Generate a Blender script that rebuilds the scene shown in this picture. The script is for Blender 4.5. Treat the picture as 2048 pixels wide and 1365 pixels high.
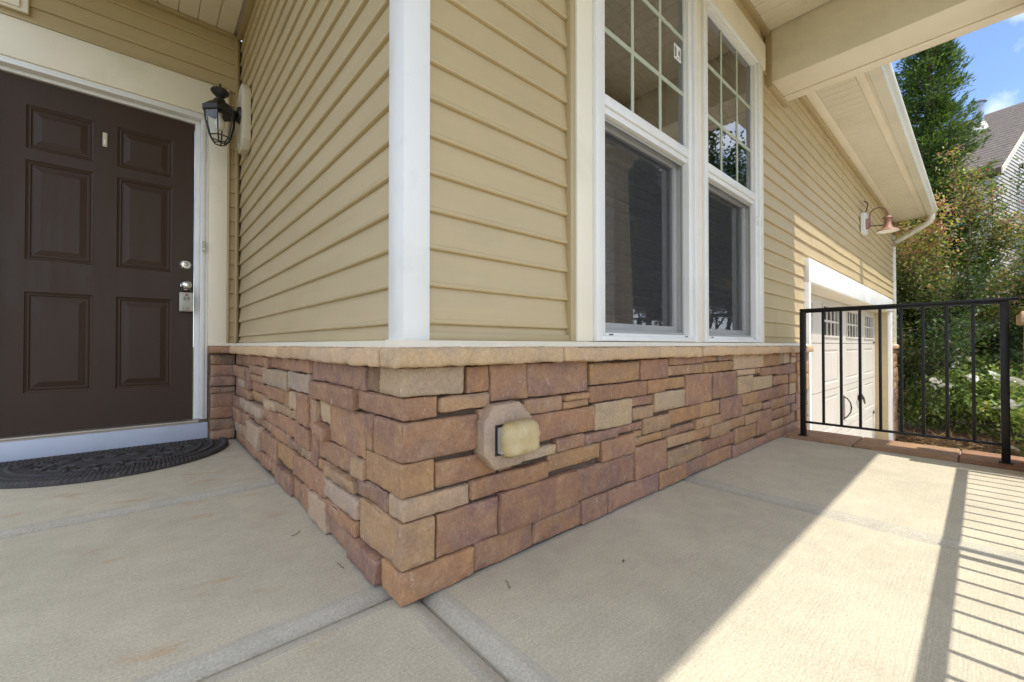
import bpy, bmesh, math, random
import numpy as np
from mathutils import Vector, Matrix, noise

for o in list(bpy.data.objects):
    bpy.data.objects.remove(o, do_unlink=True)
scene = bpy.context.scene
COL = scene.collection
R = math.radians

# ------------------------------------------------------------------ camera, sky, sun, exposure
CAM = Vector((-0.4846, -0.9603, 0.655))
cd = bpy.data.cameras.new('camera')
cam = bpy.data.objects.new('camera', cd)
COL.objects.link(cam)
cd.sensor_width = 36.0
cd.lens = 14.632
cd.clip_start = 0.02
cd.clip_end = 2000.0
cam.location = CAM
cam.rotation_euler = (R(90.0 + 0.55), 0.0, R(48.442 - 90.0))
scene.camera = cam

SUN_EL = 63.5
world = bpy.data.worlds.new('World')
scene.world = world
world.use_nodes = True
wn = world.node_tree
wn.nodes.clear()
w_out = wn.nodes.new('ShaderNodeOutputWorld')
w_bg = wn.nodes.new('ShaderNodeBackground')
w_bg.inputs['Strength'].default_value = 0.15
w_sky = wn.nodes.new('ShaderNodeTexSky')
w_sky.sky_type = 'NISHITA'
w_sky.sun_disc = False
w_sky.sun_elevation = R(SUN_EL)
w_sky.sun_rotation = R(180.0)
w_sky.air_density = 0.6
w_sky.dust_density = 0.3
w_sky.ozone_density = 2.5
# cloud cover, brightened to fill the shade and turned to keep the view blue
w_tc = wn.nodes.new('ShaderNodeTexCoord')
w_map = wn.nodes.new('ShaderNodeMapping')
w_map.inputs['Scale'].default_value = (1.0, 2.2, 4.0)
w_map.inputs['Rotation'].default_value = (-0.45, 0.09, 5.62)
w_no = wn.nodes.new('ShaderNodeTexNoise')
w_no.inputs['Scale'].default_value = 1.3
w_no.inputs['Detail'].default_value = 7.0
w_no.inputs['Roughness'].default_value = 0.55
w_no.inputs['Distortion'].default_value = 0.4
w_rmp = wn.nodes.new('ShaderNodeValToRGB')
w_rmp.color_ramp.elements[0].position = 0.42
w_rmp.color_ramp.elements[0].color = (0, 0, 0, 1)
w_rmp.color_ramp.elements[1].position = 0.66
w_rmp.color_ramp.elements[1].color = (0.85, 0.85, 0.85, 1)
w_mix = wn.nodes.new('ShaderNodeMix')
w_mix.data_type = 'RGBA'
w_mix.inputs['B'].default_value = (7.4, 7.3, 7.1, 1)
L = wn.links.new
L(w_tc.outputs['Generated'], w_map.inputs['Vector'])
L(w_map.outputs['Vector'], w_no.inputs['Vector'])
L(w_no.outputs['Fac'], w_rmp.inputs['Fac'])
L(w_rmp.outputs['Color'], w_mix.inputs['Factor'])
L(w_sky.outputs['Color'], w_mix.inputs['A'])
L(w_mix.outputs['Result'], w_bg.inputs['Color'])
L(w_bg.outputs['Background'], w_out.inputs['Surface'])

sd = bpy.data.lights.new('sun', 'SUN')
sd.energy = 2.0
sd.angle = R(0.5)
sd.color = (1.0, 0.95, 0.86)
sun = bpy.data.objects.new('sun', sd)
COL.objects.link(sun)
sun.rotation_euler = (R(90.0 - SUN_EL), 0.0, 0.0)     # light comes from -Y
sun.location = (0, -20, 30)

vs = scene.view_settings
vs.view_transform = 'Standard'
vs.look = 'None'
vs.exposure = 1.3
vs.gamma = 1.0
vs.use_curve_mapping = False
scene.render.engine = 'CYCLES'
scene.cycles.max_bounces = 10
scene.cycles.diffuse_bounces = 6
scene.cycles.transparent_max_bounces = 16

# ------------------------------------------------------------------ helpers
WORLD = {}


def link(o, parent=None, loc=None):
    COL.objects.link(o)
    base = Vector(loc) if loc is not None else Vector((0, 0, 0))
    if loc is not None:
        o.location = base
    WORLD[o.name] = base
    if parent is not None:
        o.parent = parent
        o.matrix_parent_inverse = Matrix.Translation(-WORLD[parent.name])
    return o


def empty(name, loc, label=None, cat=None, group=None, parent=None):
    o = bpy.data.objects.new(name, None)
    o.empty_display_size = 0.1
    link(o, parent, loc)
    return tag(o, label, cat, group)


def tag(o, label=None, cat=None, group=None, kind=None):
    if label:
        o['label'] = label
    if cat:
        o['category'] = cat
    if group:
        o['group'] = group
    if kind:
        o['kind'] = kind
    return o


class MB:
    """collects faces, then links them as one mesh object"""

    def __init__(self):
        self.v = []
        self.f = []
        self.m = []

    def add(self, vs_, fs, mi=0):
        n = len(self.v)
        self.v += [tuple(p) for p in vs_]
        for f in fs:
            self.f.append(tuple(n + i for i in f))
            self.m.append(mi)

    def box(self, x0, x1, y0, y1, z0, z1, mi=0):
        self.add([(x0, y0, z0), (x1, y0, z0), (x1, y1, z0), (x0, y1, z0),
                  (x0, y0, z1), (x1, y0, z1), (x1, y1, z1), (x0, y1, z1)],
                 [(0, 3, 2, 1), (4, 5, 6, 7), (0, 1, 5, 4), (1, 2, 6, 5), (2, 3, 7, 6), (3, 0, 4, 7)], mi)

    def extrude(self, prof, axis, a, b, mi=0, caps=True):
        """closed 2D profile extruded along axis 'x','y' or 'z' from a to b"""
        n = len(prof)
        mk_ = {'x': lambda p, t: (t, p[0], p[1]), 'y': lambda p, t: (p[0], t, p[1]), 'z': lambda p, t: (p[0], p[1], t)}[axis]
        vs_ = [mk_(p, a) for p in prof] + [mk_(p, b) for p in prof]
        fs = [(i, (i + 1) % n, n + (i + 1) % n, n + i) for i in range(n)]
        if caps:
            fs += [tuple(range(n))[::-1], tuple(range(n, 2 * n))]
        self.add(vs_, fs, mi)

    def tube(self, pts, rad, seg=8, mi=0, caps=True):
        pts = [Vector(p) for p in pts]
        if not isinstance(rad, (list, tuple)):
            rad = [rad] * len(pts)
        vs_ = []
        prev = None
        for i, p in enumerate(pts):
            t = (pts[min(i + 1, len(pts) - 1)] - pts[max(i - 1, 0)]).normalized()
            if prev is None:
                up = Vector((0, 0, 1)) if abs(t.z) < 0.9 else Vector((1, 0, 0))
                n = t.cross(up).normalized()
            else:
                n = (prev - t * prev.dot(t)).normalized()
            prev = n
            b = t.cross(n)
            for k in range(seg):
                a = 2 * math.pi * k / seg
                vs_.append(p + (n * math.cos(a) + b * math.sin(a)) * rad[i])
        fs = []
        for i in range(len(pts) - 1):
            for k in range(seg):
                fs.append((i * seg + k, i * seg + (k + 1) % seg, (i + 1) * seg + (k + 1) % seg, (i + 1) * seg + k))
        if caps:
            fs.append(tuple(range(seg))[::-1])
            fs.append(tuple(range((len(pts) - 1) * seg, len(pts) * seg)))
        self.add(vs_, fs, mi)

    def lathe(self, prof, center, axis='z', seg=24, mi=0):
        """prof = [(radius, along)], open profile revolved about an axis through center"""
        c = Vector(center)
        vs_ = []
        for (r, h) in prof:
            for k in range(seg):
                a = 2 * math.pi * k / seg
                p = {'z': (r * math.cos(a), r * math.sin(a), h), 'y': (r * math.cos(a), h, r * math.sin(a)), 'x': (h, r * math.cos(a), r * math.sin(a))}[axis]
                vs_.append(c + Vector(p))
        fs = []
        for i in range(len(prof) - 1):
            for k in range(seg):
                fs.append((i * seg + k, i * seg + (k + 1) % seg, (i + 1) * seg + (k + 1) % seg, (i + 1) * seg + k))
        self.add(vs_, fs, mi)

    def build(self, name, mat_, parent=None, bevel=0.0, seg=2, smooth=False, kind=None, loc=None, recalc=True):
        me = bpy.data.meshes.new(name)
        me.from_pydata(self.v, [], self.f)
        mats = mat_ if isinstance(mat_, (list, tuple)) else [mat_]
        for m_ in mats:
            me.materials.append(m_)
        if len(mats) > 1:
            me.polygons.foreach_set('material_index', self.m)
        if bevel > 0 or recalc:
            bm = bmesh.new()
            bm.from_mesh(me)
            if recalc:
                bmesh.ops.recalc_face_normals(bm, faces=bm.faces)
            if bevel > 0:
                es = [e for e in bm.edges if len(e.link_faces) == 2 and e.calc_face_angle(0) > 0.5]
                bmesh.ops.bevel(bm, geom=es, offset=bevel, segments=seg, affect='EDGES', profile=0.5, clamp_overlap=True)
            bm.to_mesh(me)
            bm.free()
        if smooth:
            me.polygons.foreach_set('use_smooth', [True] * len(me.polygons))
            if smooth == 'auto':
                me.set_sharp_from_angle(angle=R(40))
        me.update()
        o = bpy.data.objects.new(name, me)
        link(o, parent, loc)
        if kind:
            o['kind'] = kind
        return o


def bbox(name, x0, x1, y0, y1, z0, z1, mat_, parent=None, bevel=0.002, seg=2):
    m_ = MB()
    m_.box(x0, x1, y0, y1, z0, z1)
    return m_.build(name, mat_, parent, bevel=bevel, seg=seg, smooth='auto' if bevel else False)


def copy_obj(o, parent, loc=None):
    c = o.copy()
    COL.objects.link(c)
    c.parent = parent
    WORLD[c.name] = Vector(loc) if loc is not None else WORLD.get(o.name, Vector((0, 0, 0)))
    if loc is not None:
        c.location = loc
    if parent is not None:
        c.matrix_parent_inverse = Matrix.Translation(-WORLD[parent.name])
    return c


# ------------------------------------------------------------------ materials
def nt(name):
    m_ = bpy.data.materials.new(name)
    m_.use_nodes = True
    t = m_.node_tree
    t.nodes.clear()
    out = t.nodes.new('ShaderNodeOutputMaterial')
    return m_, t, out


def node(t, typ, **kw):
    n = t.nodes.new(typ)
    for k, v in kw.items():
        if k in n.inputs:
            n.inputs[k].default_value = v
        else:
            setattr(n, k, v)
    return n


def noise_node(t, vec, scale, detail=5.0, rough=0.55, dist=0.0):
    n = node(t, 'ShaderNodeTexNoise', Scale=scale, Detail=detail, Roughness=rough, Distortion=dist)
    if vec is not None:
        t.links.new(vec, n.inputs['Vector'])
    return n


def ramp(t, fac, stops):
    n = node(t, 'ShaderNodeValToRGB')
    el = n.color_ramp.elements
    while len(el) < len(stops):
        el.new(0.5)
    for e, (p, c) in zip(el, stops):
        e.position = p
        e.color = (c[0], c[1], c[2], 1) if isinstance(c, (tuple, list)) else (c, c, c, 1)
    t.links.new(fac, n.inputs['Fac'])
    return n


def mixc(t, fac, a, b, blend='MIX'):
    n = node(t, 'ShaderNodeMix', data_type='RGBA', blend_type=blend)
    for s, v in (('Factor', fac), ('A', a), ('B', b)):
        sock = n.inputs[s] if s == 'Factor' else [i for i in n.inputs if i.name == s and i.type == 'RGBA'][0]
        if s == 'Factor':
            sock = n.inputs[0]
        if hasattr(v, 'links') or isinstance(v, bpy.types.NodeSocket):
            t.links.new(v, sock)
        elif isinstance(v, (int, float)):
            sock.default_value = v
        else:
            sock.default_value = (v[0], v[1], v[2], 1)
    return [o for o in n.outputs if o.type == 'RGBA'][0]


def coords(t, kind='Object', scale=(1, 1, 1), rot=(0, 0, 0)):
    tc = node(t, 'ShaderNodeTexCoord')
    mp = node(t, 'ShaderNodeMapping')
    mp.inputs['Scale'].default_value = scale
    mp.inputs['Rotation'].default_value = rot
    t.links.new(tc.outputs[kind], mp.inputs['Vector'])
    return mp.outputs['Vector']


def mk(name, base, rough=0.6, var=0.08, vscale=4.0, bump=0.0, bscale=60.0, bdist=0.002, stretch=(1, 1, 1), metal=0.0, spec=0.5, dirt=None, dscale=3.0, rvar=0.08, coat=0.0):
    m_, t, out = nt(name)
    p = node(t, 'ShaderNodeBsdfPrincipled')
    p.inputs['Metallic'].default_value = metal
    p.inputs['Specular IOR Level'].default_value = spec
    if coat:
        p.inputs['Coat Weight'].default_value = coat
        p.inputs['Coat Roughness'].default_value = 0.15
    v = coords(t, 'Object', stretch)
    n1 = noise_node(t, v, vscale)
    lo = tuple(c * (1 - var) for c in base)
    hi = tuple(min(1, c * (1 + var)) for c in base)
    col = ramp(t, n1.outputs['Fac'], [(0.3, lo), (0.7, hi)]).outputs['Color']
    if dirt:
        n3 = noise_node(t, coords(t, 'Object'), dscale, 7.0, 0.65, 0.3)
        f = ramp(t, n3.outputs['Fac'], [(0.52, 0.0), (0.75, 0.6)])
        col = mixc(t, f.outputs['Color'], col, dirt)
    t.links.new(col, p.inputs['Base Color'])
    rr = ramp(t, n1.outputs['Fac'], [(0.3, max(0.02, rough - rvar)), (0.7, min(1, rough + rvar))])
    t.links.new(rr.outputs['Color'], p.inputs['Roughness'])
    if bump > 0:
        n2 = noise_node(t, v, bscale, 6.0, 0.6)
        b = node(t, 'ShaderNodeBump', Strength=bump, Distance=bdist)
        t.links.new(n2.outputs['Fac'], b.inputs['Height'])
        t.links.new(b.outputs['Normal'], p.inputs['Normal'])
    t.links.new(p.outputs['BSDF'], out.inputs['Surface'])
    return m_


M = {}
M['siding'] = mk('tan_vinyl_siding', (0.505, 0.395, 0.222), 0.42, 0.03, 2.0, 0.25, 30.0, 0.001, (1, 1, 14), spec=0.4, dirt=(0.40, 0.32, 0.19), dscale=1.3)
M['siding_y'] = mk('tan_vinyl_siding_entry', (0.505, 0.395, 0.222), 0.42, 0.03, 2.0, 0.25, 30.0, 0.001, (1, 1, 14), spec=0.4, dirt=(0.40, 0.32, 0.19), dscale=1.3)
M['channel'] = mk('tan_vinyl_channel', (0.45, 0.35, 0.19), 0.4, 0.03, 5.0)
M['white'] = mk('white_vinyl', (0.80, 0.785, 0.75), 0.35, 0.02, 3.0, dirt=(0.62, 0.62, 0.58), dscale=4.0)
M['cream'] = mk('cream_aluminium_trim', (0.83, 0.755, 0.60), 0.45, 0.03, 2.0, dirt=(0.60, 0.55, 0.42), dscale=2.0)
M['soffit_board'] = mk('cream_vinyl_soffit', (0.78, 0.705, 0.55), 0.45, 0.03, 2.0, dirt=(0.62, 0.55, 0.40), dscale=1.8)
M['kick'] = mk('pale_blue_grey_board', (0.50, 0.545, 0.635), 0.5, 0.03, 3.0, 0.15, 25.0, 0.002, dirt=(0.42, 0.46, 0.54), dscale=5.0)
M['door'] = mk('dark_brown_door_paint', (0.047, 0.027, 0.016), 0.46, 0.06, 3.0, 0.35, 60.0, 0.0008, (6, 6, 1), spec=0.28)
M['nickel'] = mk('satin_nickel', (0.62, 0.59, 0.53), 0.22, 0.05, 8.0, metal=1.0, rvar=0.06)
M['threshold'] = mk('aluminium_threshold', (0.42, 0.38, 0.32), 0.38, 0.08, 6.0, metal=0.8)
M['iron'] = mk('black_painted_iron', (0.012, 0.010, 0.009), 0.38, 0.2, 14.0, 0.35, 120.0, 0.001, spec=0.32, dirt=(0.035, 0.026, 0.02), dscale=18.0)
M['bronze'] = mk('dark_bronze_metal', (0.016, 0.014, 0.011), 0.4, 0.15, 20.0, 0.15, 90.0, 0.001)
M['copper'] = mk('weathered_copper', (0.30, 0.155, 0.115), 0.55, 0.2, 14.0, 0.2, 60.0, 0.001, metal=0.2, dirt=(0.36, 0.24, 0.20), dscale=12.0)
M['shade_in'] = mk('white_enamel', (0.75, 0.72, 0.64), 0.4, 0.04, 9.0)
M['block'] = mk('beige_mounting_block', (0.58, 0.52, 0.38), 0.5, 0.04, 6.0)
M['gutter'] = mk('cream_aluminium_gutter', (0.66, 0.62, 0.50), 0.35, 0.04, 2.0, dirt=(0.50, 0.45, 0.34), dscale=3.5)
M['shingle'] = mk('brown_roof_shingle', (0.130, 0.108, 0.092), 0.9, 0.3, 9.0, 0.7, 90.0, 0.01)
M['mortar'] = mk('stone_wall_mortar', (0.13, 0.085, 0.055), 0.95, 0.2, 30.0, 0.6, 90.0, 0.006)
M['outlet_plastic'] = mk('grey_outlet_box', (0.40, 0.39, 0.35), 0.5, 0.05, 20.0)
M['rubber'] = mk('charcoal_rubber', (0.050, 0.045, 0.042), 0.75, 0.25, 30.0, 0.8, 160.0, 0.004, dirt=(0.12, 0.105, 0.095), dscale=22.0)
M['plastic_beige'] = mk('grey_beige_plastic', (0.46, 0.45, 0.38), 0.45, 0.04, 20.0)
M['black_plastic'] = mk('black_plastic', (0.02, 0.02, 0.02), 0.45, 0.1, 20.0)
M['garage'] = mk('almond_garage_door', (0.56, 0.51, 0.435), 0.5, 0.03, 3.0, 0.1, 40.0, 0.001, (1, 1, 0.2))
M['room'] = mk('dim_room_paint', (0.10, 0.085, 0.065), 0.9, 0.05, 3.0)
M['blind'] = mk('wood_blind_slat', (0.20, 0.135, 0.08), 0.5, 0.1, 6.0, stretch=(0.3, 3, 3))
M['asphalt_drive'] = mk('driveway_concrete', (0.56, 0.51, 0.43), 0.85, 0.08, 1.2, 0.4, 40.0, 0.004, dirt=(0.40, 0.36, 0.31))
M['sash_bar'] = mk('pale_green_grille', (0.46, 0.485, 0.38), 0.45, 0.02, 5.0)
M['bark'] = mk('brown_bark', (0.16, 0.105, 0.070), 0.9, 0.3, 12.0, 0.8, 35.0, 0.02, (1, 1, 0.25))
M['bark_pale'] = mk('pale_bark', (0.27, 0.19, 0.135), 0.85, 0.25, 9.0, 0.5, 30.0, 0.01, (1, 1, 0.3))
M['n_siding'] = mk('pale_neighbour_siding', (0.60, 0.57, 0.52), 0.55, 0.03, 1.0)
M['petal'] = mk('white_petal', (0.80, 0.79, 0.72), 0.6, 0.05, 30.0)
M['steel'] = mk('galvanised_pipe', (0.30, 0.37, 0.48), 0.45, 0.08, 6.0, metal=0.2)
M['terracotta'] = mk('weathered_orange_wood', (0.50, 0.27, 0.09), 0.7, 0.15, 12.0, 0.3, 40.0, 0.004)


def stone_mat():
    m_, t, out = nt('cut_ledge_stone')
    p = node(t, 'ShaderNodeBsdfPrincipled')
    p.inputs['Specular IOR Level'].default_value = 0.25
    oi = node(t, 'ShaderNodeObjectInfo')
    v0 = coords(t, 'Object')
    ad = node(t, 'ShaderNodeVectorMath', operation='ADD')
    mu = node(t, 'ShaderNodeMath', operation='MULTIPLY')
    mu.inputs[1].default_value = 37.0
    t.links.new(oi.outputs['Random'], mu.inputs[0])
    t.links.new(v0, ad.inputs[0])
    t.links.new(mu.outputs[0], ad.inputs[1])
    v = ad.outputs['Vector']
    base = oi.outputs['Color']
    # broad cloudy patches: ochre against plum, then dusty bloom and fine grain
    n1 = noise_node(t, v, 8.0, 6.0, 0.62, 0.8)
    f1 = ramp(t, n1.outputs['Fac'], [(0.40, 0.0), (0.60, 1.0)])
    warm = mixc(t, 0.32, base, (0.52, 0.285, 0.115))
    cool = mixc(t, 0.28, base, (0.235, 0.135, 0.105))
    c = mixc(t, f1.outputs['Color'], cool, warm)
    n2 = noise_node(t, v, 26.0, 6.0, 0.65, 0.3)
    f2 = ramp(t, n2.outputs['Fac'], [(0.50, 0.0), (0.76, 0.42)])
    c = mixc(t, f2.outputs['Color'], c, (0.47, 0.345, 0.225))
    n3 = noise_node(t, v, 110.0, 6.0, 0.75)
    f3 = ramp(t, n3.outputs['Fac'], [(0.33, (0.80, 0.79, 0.78)), (0.67, (1.12, 1.12, 1.12))])
    c = mixc(t, 1.0, c, f3.outputs['Color'], 'MULTIPLY')
    # pale chips and scuffs
    vm = node(t, 'ShaderNodeMapping')
    vm.inputs['Scale'].default_value = (1.0, 1.0, 0.35)
    vm.inputs['Rotation'].default_value = (0.0, 0.5, 0.0)
    t.links.new(v, vm.inputs['Vector'])
    n4 = noise_node(t, vm.outputs['Vector'], 75.0, 4.0, 0.7, 1.0)
    f4 = ramp(t, n4.outputs['Fac'], [(0.62, 0.0), (0.72, 0.75)])
    c = mixc(t, f4.outputs['Color'], c, (0.60, 0.50, 0.40))
    # paler worn edges
    gm = node(t, 'ShaderNodeNewGeometry')
    f5 = ramp(t, gm.outputs['Pointiness'], [(0.53, 0.0), (0.62, 0.45)])
    c = mixc(t, f5.outputs['Color'], c, (0.56, 0.42, 0.30))
    t.links.new(c, p.inputs['Base Color'])
    p.inputs['Roughness'].default_value = 0.82
    # split-face facets
    nd = noise_node(t, v, 16.0, 3.0, 0.5)
    av = node(t, 'ShaderNodeVectorMath', operation='MULTIPLY_ADD')
    av.inputs[1].default_value = (0.09, 0.09, 0.09)
    t.links.new(nd.outputs['Color'], av.inputs[0])
    t.links.new(v, av.inputs[2])
    vo = node(t, 'ShaderNodeTexVoronoi', Scale=19.0)
    t.links.new(av.outputs['Vector'], vo.inputs['Vector'])
    b0 = node(t, 'ShaderNodeBump', Strength=0.38, Distance=0.010)
    t.links.new(vo.outputs['Distance'], b0.inputs['Height'])
    b1 = node(t, 'ShaderNodeBump', Strength=0.55, Distance=0.010)
    t.links.new(n2.outputs['Fac'], b1.inputs['Height'])
    t.links.new(b0.outputs['Normal'], b1.inputs['Normal'])
    b2 = node(t, 'ShaderNodeBump', Strength=0.3, Distance=0.002)
    t.links.new(n3.outputs['Fac'], b2.inputs['Height'])
    t.links.new(b1.outputs['Normal'], b2.inputs['Normal'])
    t.links.new(b2.outputs['Normal'], p.inputs['Normal'])
    t.links.new(p.outputs['BSDF'], out.inputs['Surface'])
    return m_


M['stone'] = stone_mat()
STONE_COL = {'R': (0.315, 0.172, 0.108), 'O': (0.400, 0.225, 0.110), 'P': (0.272, 0.158, 0.122), 'N': (0.390, 0.252, 0.150),
             'T': (0.510, 0.380, 0.240), 'G': (0.410, 0.325, 0.240), 'D': (0.190, 0.122, 0.080), 'K': (0.640, 0.465, 0.285)}


def concrete_mat(name, broom=True, tone=(0.585, 0.535, 0.410)):
    m_, t, out = nt(name)
    p = node(t, 'ShaderNodeBsdfPrincipled')
    p.inputs['Specular IOR Level'].default_value = 0.3
    v = coords(t, 'Object')
    n1 = noise_node(t, v, 1.6, 6.0, 0.6, 0.3)
    c = ramp(t, n1.outputs['Fac'], [(0.3, tuple(x * 0.90 for x in tone)), (0.7, tuple(x * 1.08 for x in tone))]).outputs['Color']
    n2 = noise_node(t, v, 170.0, 4.0, 0.8)
    f2 = ramp(t, n2.outputs['Fac'], [(0.32, (0.70, 0.70, 0.69)), (0.68, (1.17, 1.17, 1.17))])
    nm = noise_node(t, v, 9.0, 6.0, 0.7, 0.4)
    fm = ramp(t, nm.outputs['Fac'], [(0.3, (0.90, 0.895, 0.89)), (0.7, (1.06, 1.055, 1.04))])
    c = mixc(t, 1.0, c, fm.outputs['Color'], 'MULTIPLY')
    c = mixc(t, 0.9, c, f2.outputs['Color'], 'MULTIPLY')
    vs_ = coords(t, 'Object', (9.0, 260.0, 1.0))
    n3 = noise_node(t, vs_, 1.0, 4.0, 0.6)
    if broom:
        f3 = ramp(t, n3.outputs['Fac'], [(0.3, (0.93, 0.93, 0.93)), (0.7, (1.05, 1.05, 1.05))])
        c = mixc(t, 1.0, c, f3.outputs['Color'], 'MULTIPLY')
        # rusty leaf stains, mostly on the entry side
        n4 = noise_node(t, coords(t, 'Object', (5.0, 8.0, 1.0)), 1.0, 5.0, 0.6, 0.2)
        f4 = ramp(t, n4.outputs['Fac'], [(0.58, 0.0), (0.74, 0.7)])
        sx = node(t, 'ShaderNodeSeparateXYZ')
        t.links.new(v, sx.inputs[0])
        fx = node(t, 'ShaderNodeMapRange')
        fx.inputs['From Min'].default_value = 0.25
        fx.inputs['From Max'].default_value = -0.25
        fx.inputs['To Min'].default_value = 0.12
        fx.inputs['To Max'].default_value = 1.0
        t.links.new(sx.outputs['X'], fx.inputs['Value'])
        mm = node(t, 'ShaderNodeMath', operation='MULTIPLY')
        t.links.new(f4.outputs['Color'], mm.inputs[0])
        t.links.new(fx.outputs['Result'], mm.inputs[1])
        c = mixc(t, mm.outputs[0], c, (0.47, 0.26, 0.10))
    t.links.new(c, p.inputs['Base Color'])
    p.inputs['Roughness'].default_value = 0.85 if broom else 0.7
    b1 = node(t, 'ShaderNodeBump', Strength=0.35 if broom else 0.12, Distance=0.003)
    t.links.new(n2.outputs['Fac'], b1.inputs['Height'])
    if broom:
        b2 = node(t, 'ShaderNodeBump', Strength=0.35, Distance=0.004)
        t.links.new(n3.outputs['Fac'], b2.inputs['Height'])
        t.links.new(b1.outputs['Normal'], b2.inputs['Normal'])
        t.links.new(b2.outputs['Normal'], p.inputs['Normal'])
    else:
        t.links.new(b1.outputs['Normal'], p.inputs['Normal'])
    t.links.new(p.outputs['BSDF'], out.inputs['Surface'])
    return m_


M['concrete'] = concrete_mat('broomed_concrete')
M['concrete_edge'] = concrete_mat('tooled_concrete', False, (0.505, 0.475, 0.390))


def glass_mat(name, tint=(1, 1, 1), ior=1.75):
    m_, t, out = nt(name)
    fr = node(t, 'ShaderNodeFresnel', IOR=ior)
    tr = node(t, 'ShaderNodeBsdfTransparent')
    tr.inputs['Color'].default_value = (tint[0], tint[1], tint[2], 1)
    gl = node(t, 'ShaderNodeBsdfGlossy', Roughness=0.0)
    gl.inputs['Color'].default_value = (0.96, 0.97, 1.0, 1)
    mx = node(t, 'ShaderNodeMixShader')
    t.links.new(fr.outputs['Fac'], mx.inputs['Fac'])
    t.links.new(tr.outputs['BSDF'], mx.inputs[1])
    t.links.new(gl.outputs['BSDF'], mx.inputs[2])
    t.links.new(mx.outputs['Shader'], out.inputs['Surface'])
    return m_


M['glass'] = glass_mat('window_glass', (0.92, 0.94, 0.92), 2.9)
M['lamp_glass'] = glass_mat('lantern_glass', (0.95, 0.94, 0.90), 1.3)


def screen_mat():
    m_, t, out = nt('insect_screen')
    v = coords(t, 'Object', (1, 1, 1))
    sx = node(t, 'ShaderNodeSeparateXYZ')
    t.links.new(v, sx.inputs[0])
    acc = []
    for ax in ('X', 'Z'):
        m1 = node(t, 'ShaderNodeMath', operation='MULTIPLY')
        m1.inputs[1].default_value = 2 * math.pi / 0.0042
        t.links.new(sx.outputs[ax], m1.inputs[0])
        s = node(t, 'ShaderNodeMath', operation='SINE')
        t.links.new(m1.outputs[0], s.inputs[0])
        acc.append(s)
    mxm = node(t, 'ShaderNodeMath', operation='MAXIMUM')
    t.links.new(acc[0].outputs[0], mxm.inputs[0])
    t.links.new(acc[1].outputs[0], mxm.inputs[1])
    rp = ramp(t, mxm.outputs[0], [(0.30, 0.14), (0.9, 0.55)])
    tr = node(t, 'ShaderNodeBsdfTransparent')
    df = node(t, 'ShaderNodeBsdfDiffuse')
    df.inputs['Color'].default_value = (0.10, 0.10, 0.105, 1)
    mx = node(t, 'ShaderNodeMixShader')
    t.links.new(rp.outputs['Color'], mx.inputs['Fac'])
    t.links.new(tr.outputs['BSDF'], mx.inputs[1])
    t.links.new(df.outputs['BSDF'], mx.inputs[2])
    t.links.new(mx.outputs['Shader'], out.inputs['Surface'])
    return m_


M['screen'] = screen_mat()


def cover_mat():
    m_, t, out = nt('yellowed_clear_plastic')
    p = node(t, 'ShaderNodeBsdfPrincipled')
    v = coords(t, 'Object')
    n1 = noise_node(t, v, 22.0, 5.0, 0.6, 0.4)
    c = ramp(t, n1.outputs['Fac'], [(0.3, (0.66, 0.50, 0.23)), (0.7, (0.82, 0.70, 0.44))])
    t.links.new(c.outputs['Color'], p.inputs['Base Color'])
    p.inputs['Roughness'].default_value = 0.3
    p.inputs['Transmission Weight'].default_value = 0.35
    p.inputs['IOR'].default_value = 1.3
    t.links.new(p.outputs['BSDF'], out.inputs['Surface'])
    return m_


M['cover'] = cover_mat()


def leaf_mat(name, trans=0.35, rough=0.45):
    m_, t, out = nt(name)
    at = node(t, 'ShaderNodeAttribute', attribute_name='Col')
    p = node(t, 'ShaderNodeBsdfPrincipled')
    p.inputs['Roughness'].default_value = rough
    p.inputs['Specular IOR Level'].default_value = 0.4
    t.links.new(at.outputs['Color'], p.inputs['Base Color'])
    tl = node(t, 'ShaderNodeBsdfTranslucent')
    hs = mixc(t, 1.0, at.outputs['Color'], (1.5, 1.5, 0.7), 'MULTIPLY')
    t.links.new(hs, tl.inputs['Color'])
    mx = node(t, 'ShaderNodeMixShader', Fac=trans)
    t.links.new(p.outputs['BSDF'], mx.inputs[1])
    t.links.new(tl.outputs['BSDF'], mx.inputs[2])
    t.links.new(mx.outputs['Shader'], out.inputs['Surface'])
    return m_


M['leaf'] = leaf_mat('foliage')
M['straw'] = leaf_mat('dry_straw', 0.2, 0.8)


def ground_mat(name, a, b, scale, bump, extra=None):
    m_, t, out = nt(name)
    p = node(t, 'ShaderNodeBsdfPrincipled')
    v = coords(t, 'Object')
    n1 = noise_node(t, v, scale, 8.0, 0.65, 0.2)
    c = ramp(t, n1.outputs['Fac'], [(0.3, a), (0.7, b)]).outputs['Color']
    n2 = noise_node(t, v, scale * 22, 5.0, 0.7)
    f = ramp(t, n2.outputs['Fac'], [(0.3, (0.6, 0.6, 0.6)), (0.7, (1.25, 1.25, 1.25))])
    c = mixc(t, 1.0, c, f.outputs['Color'], 'MULTIPLY')
    t.links.new(c, p.inputs['Base Color'])
    p.inputs['Roughness'].default_value = 0.95
    b_ = node(t, 'ShaderNodeBump', Strength=bump, Distance=0.03)
    t.links.new(n2.outputs['Fac'], b_.inputs['Height'])
    t.links.new(b_.outputs['Normal'], p.inputs['Normal'])
    t.links.new(p.outputs['BSDF'], out.inputs['Surface'])
    return m_


M['lawn'] = ground_mat('lawn', (0.085, 0.115, 0.035), (0.16, 0.175, 0.07), 0.7, 0.9)
M['mulch'] = ground_mat('mulch_soil', (0.13, 0.075, 0.048), (0.24, 0.15, 0.10), 3.0, 1.0)


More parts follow.
